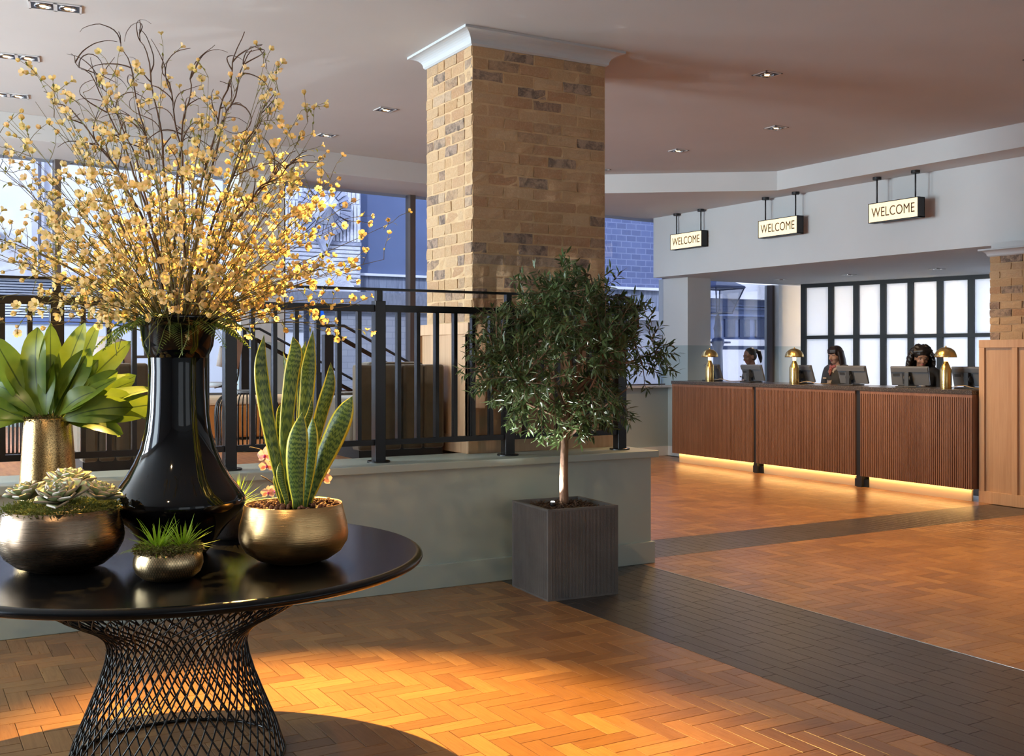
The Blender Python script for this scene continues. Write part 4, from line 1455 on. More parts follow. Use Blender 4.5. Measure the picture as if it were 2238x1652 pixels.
while cnt < 560:
    a, b_ = tr.uniform(-1, 1), tr.uniform(-1, 1)
    c_ = tr.uniform(-1, 1)
    q = a * a + b_ * b_ + c_ * c_
    if q > 1 or q < 0.16:
        continue
    wx = 0.655 * (1.0 if b_ < 0.25 else 1.0 - 0.42 * (b_ - .25) / .75)
    if b_ < -0.45: wx *= 0.92
    end = cc + Rv * a * wx + Up * b_ * (0.60 if b_ > 0 else 0.54) + Fv * c_ * 0.47
    n_ = noise.noise(end * 3.1 + Vector((3, 1, 7)))
    if n_ < -0.22:
        continue
    # keep the leaves in front of the railing, off the planter
    if end.y + torg.y > RY0 - 0.06 and end.z + torg.z < 2.0 and end.y + torg.y < RY0 + .06:
        continue
    near = min(tips, key=lambda p: (p - end).length)
    L = (end - near).length
    d0 = (end - near).normalized()
    start = end - (end - near) * min(1, 0.24 / max(L, .01))
    dirv = ((end - start).normalized() + (end - cc).normalized() * 0.7 + Vector((tr.uniform(-.4, .4), tr.uniform(-.4, .4), tr.uniform(-.2, .35)))).normalized()
    P = [start, start.lerp(end, .5) + Vector((tr.uniform(-.02, .02),) * 3), end, end + dirv * 0.06]
    if L > 0.3:
        pass
    tw.tube(P, [0.0035, 0.0025, 0.0018, 0.001], 4)
    P = smoothpath(P, 3)
    for i in range(1, len(P)):
        ax = (P[i] - P[i - 1]).normalized()
        for sg in (0, 1):
            sd = ax.orthogonal().normalized()
            sd = Matrix.Rotation(tr.uniform(0, 6.28), 3, ax) @ sd
            d = (sd * 1.0 + ax * tr.uniform(.3, 1.0)).normalized()
            fol.leaf(P[i], d, Up + Vector((tr.uniform(-.8, .8), tr.uniform(-.8, .8), 0)), tr.uniform(.048, .080), tr.uniform(.012, .017), tr.uniform(-.2, .6), 0.15, 3, 1)
    cnt += 1
tag(mk('foliage', fol, M['olive'], tree, uv=True), kind='stuff')
tag(mk('twigs', tw, M['bark'], tree), kind='stuff')
# little spot lamp in the soil behind the trunk
sp = empty('uplight', (0, 0, 0), 'tiny bright uplighter set in the bark chips of the planter', 'lamp')
spos = at(1208, 1088, tz - 0.03)
spos.z = ph + 0.004
sp.location = spos
mk('housing', MB().lathe([(0, -.03), (.017, -.03), (.019, .0), (.016, .004), (.0, .004)], 16), M['blackmat'], sp, smooth=True)
mk('lens', MB().lathe([(0.0125, .0045), (0.011, .008), (0.0, .0095)], 16), emit('uplight_lens', (0.95, 0.98, 1.0), 60), sp, smooth=True)
ul = lamp('SPOT', 'uplight_beam', spos + Vector((0, 0, 0.015)), 45, (0.95, 0.98, 1.0), (0, 0, 0), spot_size=R(110), spot_blend=0.8, shadow_soft_size=0.012)
aim(ul, spos + Vector((-0.12, 0.16, 1.0)))
# ------------------------------------------------------------------ reception desk
M['granite'] = pbr('dark_speckled_granite', (0.045, 0.038, 0.035), 0.22, c2=(0.22, 0.18, 0.14), scale=90, lo=0.52, hi=0.74, detail=3)
M['brass'] = metal_mat('brushed_brass', (0.83, 0.58, 0.22), 0.22, 'brushed')
M['plinth'] = pbr('brass_plinth', (0.80, 0.64, 0.38), 0.5, 0.0)
DX, CT = 9.60, 1.15
def Yat(u, X):
    dx, dy = ray(u)
    return X * dy / dx
dy = [Yat(1469, DX), Yat(1645, DX), Yat(1652, DX), Yat(1869, DX), Yat(1880, DX), 7.232]
units = [(dy[0], dy[1]), (dy[2], dy[3]), (dy[4], dy[5])]
names = ['walnut slatted desk unit at the far end under the first lamp', 'middle walnut slatted desk unit between the two dark gaps', 'walnut slatted desk unit beside the oak panelled pillar']
for (ya, yb), lb in zip(units, names):
    root = empty('reception_desk', (DX, ya, 0), lb, 'desk', 'walnut reception desk units')
    L = ya - yb
    mk('body', MB().box(0.03, -L, 0.131, 0.62, 0, CT - 0.045), M['walnut'], root)
    mk('front_panel', MB().box(0.008, -L, 0.13, 0.03, 0, CT - 0.075), M['walnut'], root)
    mk('top_band', MB().box(-0.004, -L, CT - 0.078, 0.03, 0, CT - 0.045), M['walnut'], root)
    s_ = MB()
    n = int(L / 0.026)
    for k_ in range(n):
        c = -L + L * (k_ + .5) / n
        s_.box(-0.004, c - 0.0085, 0.13, 0.01, c + 0.0085, CT - 0.078)
    tag(mk('slats', s_, M['walnut'], root), kind='stuff')
    mk('plinth', MB().box(0.075, -L + 0.065, 0.0, 0.10, -0.065, 0.128), M['plinth'], root)
    mk('light_strip', MB().box(0.048, -L + 0.03, 0.124, 0.060, -0.03, 0.130), emit('warm_led', (1.0, 0.60, 0.22), 15), root)
for (a, b) in ((dy[1], dy[2]), (dy[3], dy[4])):
    g_ = mk('desk_divider', MB().box(DX + 0.02, b, 0, DX + 0.6, a, CT - 0.046).box(DX + 0.06, b - 0.06, 0, DX + 0.2, a + 0.06, 0.088), M['blackmat'])
    tag(g_, 'black upright filling the gap at the %s of the middle desk unit' % ('far end' if a == dy[1] else 'near end'), 'divider')
ct = mk('countertop', MB().box(DX - 0.012, dy[5], CT - 0.045, DX + 0.72, dy[0] + 0.012, CT), M['granite'], bevel=0.004)
tag(ct, 'long dark speckled stone countertop running over the desk units', 'countertop')

# table lamps: bullet foot, cone, glowing neck and dome shade
def table_lamp(u, label, X=DX + 0.28):
    Y = Yat(u, X)
    root = empty('table_lamp', (X, Y, CT), label, 'lamp', 'brass mushroom lamps on the desk')
    mk('base', MB().lathe([(0, 0), (0.060, 0), (0.061, 0.004), (0.061, 0.205), (0.058, 0.212), (0.022, 0.292), (0.0, 0.292)], 40), M['brass'], root, smooth=True)
    root.children[-1].modifiers.new('edges', 'EDGE_SPLIT').split_angle = R(35)
    mk('neck', MB().lathe([(0.0, 0.29), (0.020, 0.292), (0.022, 0.345), (0.0, 0.35)], 20), emit('lamp_glow', (1.0, 0.62, 0.22), 9), root, smooth=True)
    dome = [(0.118 * math.cos(a), 0.335 + 0.112 * math.sin(a)) for a in [k_ * math.pi / 2 / 12 for k_ in range(13)]]
    inner = [(0.112 * math.cos(a), 0.337 + 0.106 * math.sin(a)) for a in [k_ * math.pi / 2 / 12 for k_ in range(12, -1, -1)]]
    mk('shade', MB().lathe([(r if r > 1e-3 else 0.0, z) for r, z in dome], 48).lathe([(r if r > 1e-3 else 0.0, z) for r, z in inner], 48), M['brass'], root, smooth=True)
    mk('finial', MB().lathe([(0.006, 0.444), (0.009, 0.450), (0.0085, 0.458), (0.0, 0.462)], 14), M['brass'], root, smooth=True)
    cord = smoothpath([(0.05, -0.03, 0.010), (0.06, -0.12, 0.03), (0.04, -0.22, 0.032), (0.10, -0.30, 0.008), (0.3, -0.33, 0.008)], 5)
    mk('cord', MB().tube(cord, 0.004, 6), pbr('cream_flex', (0.55, 0.40, 0.22), 0.5), root, smooth=True)
    l_ = lamp('POINT', 'lamp_bulb', (0, 0, 0.37), 6, (1.0, 0.62, 0.25), shadow_soft_size=0.03)
    l_.parent = root
    return root
table_lamp(1551, 'brass mushroom lamp at the far end of the desk')
table_lamp(1736, 'brass mushroom lamp on the middle desk unit')
table_lamp(2067, 'brass mushroom lamp nearest the brick pillar on the desk')

M['monitor'] = pbr('grey_plastic', (0.13, 0.135, 0.145), 0.4)
M['monitor2'] = pbr('dark_grey_plastic', (0.035, 0.037, 0.042), 0.5)
M['screen'] = pbr('dark_screen', (0.01, 0.012, 0.015), 0.2)
def monitor(u0, u1, vtop, label, X, yawd, tilt=17, wpx=None):
    uc = (u0 + u1) / 2
    Y = Yat(uc, X)
    root = empty('computer_monitor', (X, Y, CT), label, 'monitor', 'computer monitors on the desk', rz=R(yawd))
    H, W, D = 0.222, 0.42, 0.04
    Mx = Matrix.Translation((0.02, 0, 0.016)) @ Matrix.Rotation(R(-tilt), 4, 'Y')
    # local: back of the screen faces -X, screen faces +X
    body = MB()
    v = []
    for (x_, m_) in ((-0.004, 0.0), (0.0, 0.0), (0.022, 0.012), (0.05, 0.012)):
        pass
    body.box(0, -W / 2, 0, 0.03, W / 2, H, Mx)
    mk('screen_case', body, M['monitor'], root, bevel=0.006)
    mk('display', MB().box(0.030, -W / 2 + 0.015, 0.02, 0.032, W / 2 - 0.015, H - 0.012, Mx), M['screen'], root)
    mk('upper_back', MB().box(-0.012, -W / 2 + 0.004, H * 0.72, 0.0, W / 2 - 0.004, H - 0.006, Mx), M['monitor'], root, bevel=0.005)
    mk('recess_panel', MB().box(-0.003, -0.03, 0.02, 0.001, 0.085, H * 0.66, Mx), M['monitor2'], root)
    mk('port_cover', MB().box(-0.004, 0.11, H * .5, 0.0, 0.185, H * .64, Mx), M['monitor2'], root)
    mk('hinge', MB().lathe([(0, -.035), (.034, -.035), (.034, .035), (0, .035)], 18, M=Mx @ Matrix.Translation((-0.03, 0.02, H * .42)) @ Matrix.Rotation(R(90), 4, 'X')), M['monitor2'], root, smooth=False)
    mk('stand_neck', MB().box(-0.075, -0.005, 0.0, -0.035, 0.045, 0.17), M['monitor2'], root, bevel=0.004)
    mk('stand_foot', MB().box(-0.12, -0.10, 0.0, 0.09, 0.13, 0.012), M['monitor2'], root, bevel=0.004)
    return root
monitor(1530, 1590, 792, 'computer monitor behind the first brass lamp at the far end of the desk', DX + 0.50, -14)
monitor(1611, 1680, 794, 'computer monitor in front of the receptionist with tied back hair', DX + 0.44, -4)
monitor(1718, 1794, 795, 'computer monitor behind the middle brass lamp', DX + 0.50, -12)
monitor(1825, 1903, 797, 'computer monitor before the receptionist with long straight hair', DX + 0.44, 2)
monitor(1942, 2036, 803, 'computer monitor before the receptionist with curly hair', DX + 0.40, 24)
monitor(2080, 2165, 797, 'computer monitor beside the brick pillar, partly hidden by oak panelling', DX + 0.56, 8)

# ------------------------------------------------------------------ hanging lit signs
M['signface'] = emit('sign_face', (1.0, 0.76, 0.45), 0.62)
M['signtext'] = pbr('sign_lettering', (0.10, 0.045, 0.012), 0.6)
def sign(yc, label):
    X = 9.80
    root = empty('welcome_sign', (X, yc, 3.0), label, 'sign', 'lit box signs hanging over the desk')
    W, H, D = 0.70, 0.225, 0.11
    zc = 3.145 - 3.0
    fr_ = MB()
    # open tray: back and four sides
    fr_.box(0.0, -W / 2, zc - H / 2, D, W / 2, zc - H / 2 + 0.008).box(0.0, -W / 2, zc + H / 2 - 0.008, D, W / 2, zc + H / 2)
    fr_.box(0.0, -W / 2, zc - H / 2, D, -W / 2 + 0.008, zc + H / 2).box(0.0, W / 2 - 0.008, zc - H / 2, D, W / 2, zc + H / 2)
    fr_.box(D - 0.008, -W / 2, zc - H / 2, D, W / 2, zc + H / 2)
    mk('casing', fr_, M['blackmat'], root)
    mk('lit_face', MB().box(0.004, -W / 2 + 0.008, zc - H / 2 + 0.008, 0.010, W / 2 - 0.008, zc + H / 2 - 0.008), M['signface'], root)
    text_mesh('lettering', 'WELCOME', 0.155, M['signtext'], root, (0.0025, 0, zc - 0.004), (R(90), 0, R(-90)), (0.80, 1.0, 1.0), space=1.02)
    for s_ in (-1, 1):
        y = s_ * W * 0.385
        mk('rod', MB().tube([(D / 2, y, zc + H / 2), (D / 2, y, SOF - 3.0)], 0.0085, 10), M['blackmat'], root, smooth=True)
        mk('ceiling_rose', MB().lathe([(0, SOF - 3.0 - 0.032), (0.046, SOF - 3.0 - 0.032), (0.048, SOF - 3.0 - 0.028), (0.048, SOF - 3.0)], 24, (D / 2, y, 0)), M['blackmat'], root)
    return root
sign(12.08, 'lit sign reading WELCOME, smallest and farthest of the three above the desk')
sign(10.25, 'lit sign reading WELCOME, the middle of the three above the desk')
sign(8.42, 'lit sign reading WELCOME, largest of the three, nearest the brick pillar')

# ------------------------------------------------------------------ recessed downlights
M['dl_frame'] = pbr('white_downlight_frame', (0.62, 0.62, 0.62), 0.4)
M['dl_dark'] = pbr('black_downlight_recess', (0.02, 0.02, 0.022), 0.4)
M['dl_ring'] = pbr('chrome_ring', (0.6, 0.6, 0.6), 0.2, 1.0)
M['dl_bulb'] = emit('warm_bulb', (1.0, 0.72, 0.38), 2.2)
M['dl_off'] = pbr('reflector', (0.30, 0.28, 0.26), 0.2, 1.0)
def downlight(x, y, z, label, n=1, rz=0.0, size=0.15, energy=0, target=None, spot=70, lit=True, blend=0.6, soft=0.03, color=WARM):
    root = empty('downlight', (x, y, z), label, 'downlight', 'recessed square ceiling downlights', rz=rz)
    w_ = size * n
    fr_ = MB()
    a, b = w_ / 2 + 0.012, size / 2 + 0.012
    fr_.box(-a, -b, -0.006, a, -b + 0.014, -0.0005).box(-a, b - 0.014, -0.006, a, b, -0.0005)
    fr_.box(-a, -b, -0.006, -a + 0.014, b, -0.0005).box(a - 0.014, -b, -0.006, a, b, -0.0005)
    for k_ in range(1, n):
        xx = -w_ / 2 + size * k_
        fr_.box(xx - 0.012, -b, -0.006, xx + 0.012, b, -0.0005)
    mk('frame', fr_, M['dl_frame'], root)
    mk('recess', MB().box(-a + 0.01, -b + 0.01, -0.003, a - 0.01, b - 0.01, -0.001), M['dl_dark'], root)
    for k_ in range(n):
        xx = -w_ / 2 + size * (k_ + .5)
        mk('ring', MB().tube([(xx + 0.05 * math.cos(q), 0.05 * math.sin(q), -0.005) for q in [i * 2 * math.pi / 28 for i in range(29)]], 0.006, 6), M['dl_ring'], root, smooth=True)
        mk('reflector', MB().lathe([(0.046, -0.005), (0.036, -0.0045), (0.022, -0.004)], 24, (xx, 0, 0)), M['dl_off'], root, smooth=True)
        mk('bulb', MB().lathe([(0.024, -0.0045), (0.018, -0.009), (0.0, -0.011)], 20, (xx, 0, 0)), M['dl_bulb'] if lit else M['dl_off'], root, smooth=True)
    if energy:
        l_ = lamp('SPOT', 'downlight_beam', (x, y, z - 0.03), energy, color, spot_size=R(spot), spot_blend=blend, shadow_soft_size=soft)
        aim(l_, target if target else (x + 0.001, y, 0))
    return root
C0 = CEIL - 0.001
EN = 80
downlight(0.94, 7.66, C0, 'double downlight in the ceiling above the willow tips, nearest the camera', 2, R(-8), energy=EN)
downlight(0.84, 9.09, C0, 'double downlight half hidden by the longest willow twig', 2, R(-8), energy=EN)
downlight(0.90, 10.46, C0, 'downlight closest to the street beam beside the willow twigs', 2, R(-8), energy=EN)
downlight(4.0, 9.32, C0, 'downlight in the ceiling close beside the brick pillar top', 1, R(3), energy=EN)
downlight(3.93, 10.71, C0, 'downlight nearest the beam between flowers and brick pillar', 1, R(3), energy=EN)
downlight(7.73, 8.1, C0, 'downlight in the ceiling nearest the lit signs', 1, R(0), energy=240, spot=125)
downlight(7.64, 9.55, C0, 'lit downlight in the ceiling between brick pillar and signs', 1, R(0), energy=240, spot=125)
downlight(7.6, 11.0, C0, 'downlight just peeking out behind the brick pillar', 1, R(0), energy=EN)
for (u, v, lb) in ((1707, 610, 'small downlight in the low soffit above the middle lamp'), (1855, 600, 'small downlight in the low soffit above the receptionists'), (2048, 587, 'small downlight in the low soffit nearest the brick pillar')):
    Z = (LOW - CAMH) * FPX / (VH - v)
    p = at(u, v, Z)
    downlight(p.x, p.y, LOW - 0.001, lb, 1, 0, 0.13, lit=False, energy=60, spot=110, color=(1.0, 0.8, 0.6))
# downlights of the same grid above and behind the camera
for (x, y, e) in ((-2.4, 4.6, 40), (-2.4, 7.6, 40), (7.7, 2.3, 160), (7.7, 5.2, 170), (6.0, 3.6, 210), (6.2, 6.6, 110)):
    downlight(x, y, C0, 'ceiling downlight over the lobby floor outside the picture', 1, 0, energy=e, spot=75)
# the one aimed at the table: lights the flowers from behind and throws the table's shadow
downlight(1.85, 6.5, C0, 'downlight just above the picture aimed at the round table', 1, 0, energy=3100, target=(1.35, 3.65, 0.2), spot=46, blend=0.7, soft=0.022, color=(1.0, 0.59, 0.15))
downlight(-0.5, 1.9, C0, 'downlight behind the camera aimed at the flowers', 1, 0, energy=150, target=(0.95, 4.1, 1.9), spot=44, blend=0.8, soft=0.03, color=(1.0, 0.70, 0.38))
downlight(3.1, 3.6, C0, 'downlight above the picture aimed at the parquet before the planter', 1, 0, energy=130, target=(3.0, 3.4, 0), spot=58, blend=0.9, color=(1.0, 0.56, 0.2))

# ------------------------------------------------------------------ receptionists
def skin_mat(name, c):
    return pbr(name, c, 0.5, c2=tuple(k * 0.92 for k in c), scale=20)
M['skin1'] = skin_mat('skin_brown', (0.24, 0.12, 0.075))
M['skin2'] = skin_mat('skin_fair', (0.56, 0.34, 0.25))
M['skin3'] = skin_mat('skin_warm_brown', (0.36, 0.19, 0.12))
M['hair'] = pbr('black_hair', (0.012, 0.009, 0.008), 0.42, c2=(0.022, 0.015, 0.012), scale=30)
M['hairbrown'] = pbr('dark_brown_hair', (0.022, 0.013, 0.010), 0.4, c2=(0.035, 0.02, 0.015), scale=30)
M['jacket'] = pbr('dark_navy_jacket', (0.022, 0.027, 0.04), 0.7)
M['jacketgrey'] = pbr('slate_jacket', (0.06, 0.075, 0.10), 0.7)
M['jacketblack'] = pbr('black_jacket', (0.012, 0.012, 0.014), 0.7)
M['shirt'] = pbr('pale_shirt', (0.62, 0.60, 0.62), 0.7)
M['scarf'] = pbr('red_scarf', (0.45, 0.05, 0.06), 0.7, c2=(0.6, 0.35, 0.36), scale=60)
M['trouser'] = pbr('black_trousers', (0.015, 0.015, 0.018), 0.8)
M['eye'] = pbr('eye_white', (0.55, 0.52, 0.50), 0.2)
M['iris'] = pbr('dark_iris', (0.015, 0.008, 0.006), 0.15)
M['brow'] = pbr('brow', (0.02, 0.013, 0.01), 0.7)
M['lip'] = pbr('lips', (0.42, 0.11, 0.11), 0.4)
M['badge'] = pbr('name_badge', (0.75, 0.74, 0.70), 0.3)
def remeshed(name, mb, mat, parent, vox=0.008, smooth=4):
    o = mk(name, mb, M[mat], parent, smooth=True)
    r = o.modifiers.new('remesh', 'REMESH'); r.mode = 'VOXEL'; r.voxel_size = vox; r.use_smooth_shade = True
    s_ = o.modifiers.new('smooth', 'SMOOTH'); s_.iterations = smooth; s_.factor = 0.5
    return o
def person(u, X, height, face_dir, label, skin, jacket, hairstyle, look_down, head_turn, scarf=False):
    """stands behind the desk; local +Y is the direction faced"""
    Y = Yat(u, X)
    rz = math.atan2(face_dir[1], face_dir[0]) - math.pi / 2
    root = empty('person', (X, Y, 0), label, 'person', rz=rz)
    k_ = height / 1.65
    Hd = 1.50 * k_                    # centre of the head
    HM = Matrix.Translation((0, 0.015, Hd - 0.09)) @ Matrix.Rotation(head_turn, 4, 'Z') @ Matrix.Rotation(-look_down, 4, 'X') @ Matrix.Translation((0, 0, 0.09))
    H3 = HM.to_3x3()
    b = MB()
    # head: skull, face wedge, jaw, nose, ears
    b.ell(HM @ Vector((0, -0.012, 0.03)), (0.073, 0.092, 0.088), 16, 12, M=H3)
    b.ell(HM @ Vector((0, 0.022, -0.015)), (0.062, 0.066, 0.085), 16, 12, M=H3)
    b.ell(HM @ Vector((0, 0.040, -0.075)), (0.040, 0.040, 0.035), 14, 10, M=H3)
    b.ell(HM @ Vector((0, 0.055, -0.094)), (0.018, 0.020, 0.016), 10, 8, M=H3)
    for s_ in (-1, 1):
        b.ell(HM @ Vector((s_ * 0.036, 0.052, -0.032)), (0.026, 0.028, 0.026), 10, 8, M=H3)
        b.ell(HM @ Vector((s_ * 0.074, -0.008, -0.012)), (0.010, 0.020, 0.032), 10, 8, M=H3)
        b.ell(HM @ Vector((s_ * 0.030, 0.062, 0.022)), (0.028, 0.020, 0.014), 10, 8, M=H3)
    b.tube([HM @ Vector((0, 0.075, 0.012)), HM @ Vector((0, 0.090, -0.012)), HM @ Vector((0, 0.100, -0.030)), HM @ Vector((0, 0.084, -0.040))], [0.010, 0.012, 0.016, 0.013], 8)
    # neck, torso, hips, legs
    nk = HM @ Vector((0, -0.01, -0.09))
    b.tube([HM @ Vector((0, -0.015, -0.02)), nk, (0, -0.012, 1.335 * k_), (0, -0.01, 1.28 * k_)], [0.052, 0.049, 0.054, 0.085], 14)
    def loft(mb, rows, seg=18):
        v, f = [], []
        for (z, rx, ry, cy) in rows:
            for i in range(seg):
                a = 2 * math.pi * i / seg
                v.append((rx * math.cos(a), cy + ry * math.sin(a), z * k_))
        for r_ in range(len(rows) - 1):
            for i in range(seg):
                j = (i + 1) % seg
                f.append((r_ * seg + i, r_ * seg + j, (r_ + 1) * seg + j, (r_ + 1) * seg + i))
        f.append(list(range(seg))[::-1]); f.append([(len(rows) - 1) * seg + i for i in range(seg)])
        mb.add(v, f)
    rows = [(0.80, .15, .105, -.01), (0.90, .165, .115, -.015), (1.0, .14, .10, 0), (1.07, .125, .092, .005), (1.18, .145, .11, .015), (1.26, .165, .105, .005), (1.32, .15, .08, -.008), (1.355, .09, .06, -.012)]
    loft(b, rows)
    arms = []
    for s_ in (-1, 1):
        sh_ = Vector((s_ * 0.165, -0.01, 1.31 * k_)); el_ = Vector((s_ * 0.225, 0.02, 1.04 * k_)); wr_ = Vector((s_ * 0.15, 0.25, 1.075 * k_))
        arms.append((sh_, el_, wr_))
        b.tube(smoothpath([Vector((s_ * .09, -.01, 1.32 * k_)), sh_, sh_.lerp(el_, .5) + Vector((s_ * .01, 0, 0)), el_, el_.lerp(wr_, .5), wr_], 3), [0.055, .056, .055, .053, .050, .048, .046, .044, .042, .041, .040, .038, .035, .032, .029, .026], 10)
        pm_ = wr_ + Vector((-s_ * .01, .05, 0))
        b.ell(pm_, (.036, .045, .016), 10, 8)
        for q, (dx_, L) in enumerate(((-.027, .062), (-.009, .072), (.009, .068), (.026, .052))):
            f0 = pm_ + Vector((dx_, .035, .004))
            b.tube([f0, f0 + Vector((0, L * .5, .004)), f0 + Vector((0, L * .85, -.014))], [.0085, .008, .007], 6)
        t0 = pm_ + Vector((-s_ * .03, -.01, 0))
        b.tube([t0, t0 + Vector((-s_ * .022, .02, -.004)), t0 + Vector((-s_ * .026, .045, -.010))], [.010, .009, .008], 6)
        b.tube([(s_ * .085, -.01, .86 * k_), (s_ * .09, .005, .5 * k_), (s_ * .09, -.01, .28 * k_), (s_ * .09, -.015, .07 * k_)], [.088, .062, .056, .036], 12)
        b.tube([(s_ * .09, -.04, .035), (s_ * .095, .06, .03), (s_ * .10, .16, .025)], [.038, .038, .026], 10)
    remeshed('body', b, skin, root, 0.0075, 3)
    # clothes follow the body
    j = MB()
    jr = [(0.80, .165, .12, -.01), (0.90, .178, .128, -.015), (1.0, .155, .113, 0), (1.07, .14, .105, .005), (1.18, .16, .122, .014), (1.26, .178, .116, .004), (1.32, .162, .088, -.010), (1.345, .10, .068, -.014)]
    loft(j, jr)
    for s_, (sh_, el_, wr_) in zip((-1, 1), arms):
        j.tube(smoothpath([Vector((s_ * .09, -.01, 1.315 * k_)), sh_, sh_.lerp(el_, .5) + Vector((s_ * .01, 0, 0)), el_, el_.lerp(wr_, .5), wr_.lerp(el_, .12)], 3), [0.062, .066, .066, .064, .061, .058, .056, .054, .053, .052, .050, .048, .046, .043, .041, .040], 10)
    remeshed('jacket', j, jacket, root, 0.009, 3)
    lg = MB()
    for s_ in (-1, 1):
        lg.tube([(s_ * .085, -.01, .88 * k_), (s_ * .09, .005, .5 * k_), (s_ * .09, -.01, .28 * k_), (s_ * .09, -.015, .06)], [.102, .078, .072, .062], 14)
    mk('trousers', lg, M['trouser'], root, smooth=True)
    # shirt front and collar
    sf = MB()
    sf.add([(-.055, .098, 1.30 * k_), (.055, .098, 1.30 * k_), (.034, .142, 1.14 * k_), (-.034, .142, 1.14 * k_), (0, .128, 1.0 * k_), (-.07, .05, 1.36 * k_), (.07, .05, 1.36 * k_)], [(0, 1, 2, 3), (3, 2, 4), (5, 6, 1, 0)])
    o = mk('shirt', sf, M['shirt'], root, smooth=True)
    so_ = o.modifiers.new('thick', 'SOLIDIFY'); so_.thickness = 0.006
    cl_ = MB()
    for s_ in (-1, 1):
        cl_.add([(s_ * .062, -.02, 1.385 * k_), (s_ * .050, .045, 1.375 * k_), (s_ * .018, .085, 1.335 * k_), (s_ * .075, .085, 1.285 * k_), (s_ * .085, .03, 1.33 * k_)], [(0, 1, 2, 3, 4)])
    o = mk('collar', cl_, M['shirt'], root)
    so_ = o.modifiers.new('thick', 'SOLIDIFY'); so_.thickness = 0.006
    if scarf:
        s4 = MB()
        s4.tube([(-.045, .06, 1.365 * k_), (0, .098, 1.335 * k_), (.045, .06, 1.365 * k_)], [.02, .026, .02], 8)
        s4.tube([(0, .105, 1.34 * k_), (-.012, .128, 1.29 * k_), (-.02, .138, 1.24 * k_)], [.022, .024, .008], 8)
        mk('neck_scarf', s4, M['scarf'], root, smooth=True)
    mk('name_badge', MB().box(.055, .128, 1.195 * k_, .115, .134, 1.215 * k_), M['badge'], root)
    # face
    for s_ in (-1, 1):
        mb = MB().ell(HM @ Vector((s_ * 0.030, 0.074, 0.006)), (0.0125, 0.007, 0.0065 if look_down < .2 else .004), 10, 8, M=H3)
        e = mk('eye', mb, M['eye'], root, smooth=True)
        mk('iris', MB().ell(HM @ Vector((s_ * 0.030, 0.0800, 0.004)), (0.0055, 0.003, 0.0055), 8, 6, M=H3), M['iris'], e, smooth=True)
        mk('eyebrow', MB().tube([HM @ Vector((s_ * 0.014, 0.084, 0.026)), HM @ Vector((s_ * 0.030, 0.082, 0.031)), HM @ Vector((s_ * 0.048, 0.070, 0.026))], [.003, .0034, .0018], 6), M['brow'], root, smooth=True)
        mk('eyelashes', MB().tube([HM @ Vector((s_ * 0.018, 0.079, 0.010)), HM @ Vector((s_ * 0.030, 0.083, 0.0125)), HM @ Vector((s_ * 0.044, 0.074, 0.009))], .0016, 5), M['brow'], root, smooth=True)
    mk('lips', MB().tube([HM @ Vector((-0.022, 0.075, -0.060)), HM @ Vector((-0.008, 0.086, -0.058)), HM @ Vector((0.008, 0.086, -0.058)), HM @ Vector((0.022, 0.075, -0.060))], [.002, .0055, .0055, .002], 8).tube([HM @ Vector((-0.020, 0.074, -0.063)), HM @ Vector((0, 0.085, -0.067)), HM @ Vector((0.020, 0.074, -0.063))], [.002, .0062, .002], 8), M['lip'], root, smooth=True)
    # hair
    hb = MB()
    hm = 'hair'
    if hairstyle == 'ponytail':
        hb.ell(HM @ Vector((0, -0.024, 0.040)), (0.079, 0.092, 0.088), 18, 14, M=H3)
        hb.ell(HM @ Vector((0, -0.035, -0.005)), (0.076, 0.075, 0.075), 14, 10, M=H3)
        hb.ell(HM @ Vector((0, -0.125, 0.055)), (0.030, 0.028, 0.030), 12, 8, M=H3)
        hb.tube([HM @ Vector((0, -0.115, 0.05)), HM @ Vector((0, -0.165, 0.03)), HM @ Vector((0, -0.175, -0.06)), HM @ Vector((0, -0.165, -0.13))], [.024, .034, .030, .012], 10)
    elif hairstyle == 'straight':
        hm = 'hairbrown'
        hb.ell(HM @ Vector((0, -0.016, 0.042)), (0.084, 0.100, 0.088), 18, 14, M=H3)
        for i in range(26):
            a = -0.25 + (math.pi + 0.5) * i / 25
            cx_, cy_ = math.cos(a), -math.sin(a)
            top = Vector((cx_ * 0.074, -0.012 + cy_ * 0.088, 0.05)); mid_ = Vector((cx_ * 0.088, -0.018 + cy_ * 0.098, -0.06)); low_ = Vector((cx_ * 0.095, -0.03 + cy_ * 0.095, -0.20))
            hb.tube([HM @ top, HM @ mid_, HM @ low_, HM @ (low_ + Vector((0, -.005, -.05)))], [.020, .022, .020, .008], 7)
        for i in range(9):
            x_ = -0.06 + 0.12 * i / 8
            hb.tube([HM @ Vector((x_ * .6, 0.03, 0.115)), HM @ Vector((x_, 0.082 - abs(x_) * .35, 0.075)), HM @ Vector((x_ * 1.05, 0.090 - abs(x_) * .4, 0.032))], [.014, .014, .007], 6)
    else:
        pr_ = random.Random(9)
        hb.ell(HM @ Vector((0, -0.028, 0.055)), (0.098, 0.105, 0.092), 16, 12, M=H3)
        for i in range(330):
            a = pr_.uniform(-0.55, math.pi + 0.55)
            z_ = pr_.uniform(-0.34, 0.12)
            wd = 0.105 + 0.045 * math.sin(math.pi * (0.12 - z_) / 0.5)
            if z_ > 0.0: wd *= math.sqrt(max(0.05, 1 - (z_ / 0.135) ** 2))
            if z_ < -0.02 and (a < 0.05 or a > math.pi - 0.05):
                a = pr_.uniform(0.0, math.pi)
            p = HM @ Vector((math.cos(a) * wd, -0.03 - math.sin(a) * wd * 0.9 + (0.03 if z_ < -.02 else 0), z_))
            pts = [p + Vector((math.cos(q * 2.1) * .012, math.sin(q * 2.1) * .012, .03 - q * .013)) for q in range(6)]
            hb.tube(pts, [.014, .020, .023, .023, .020, .012], 6)
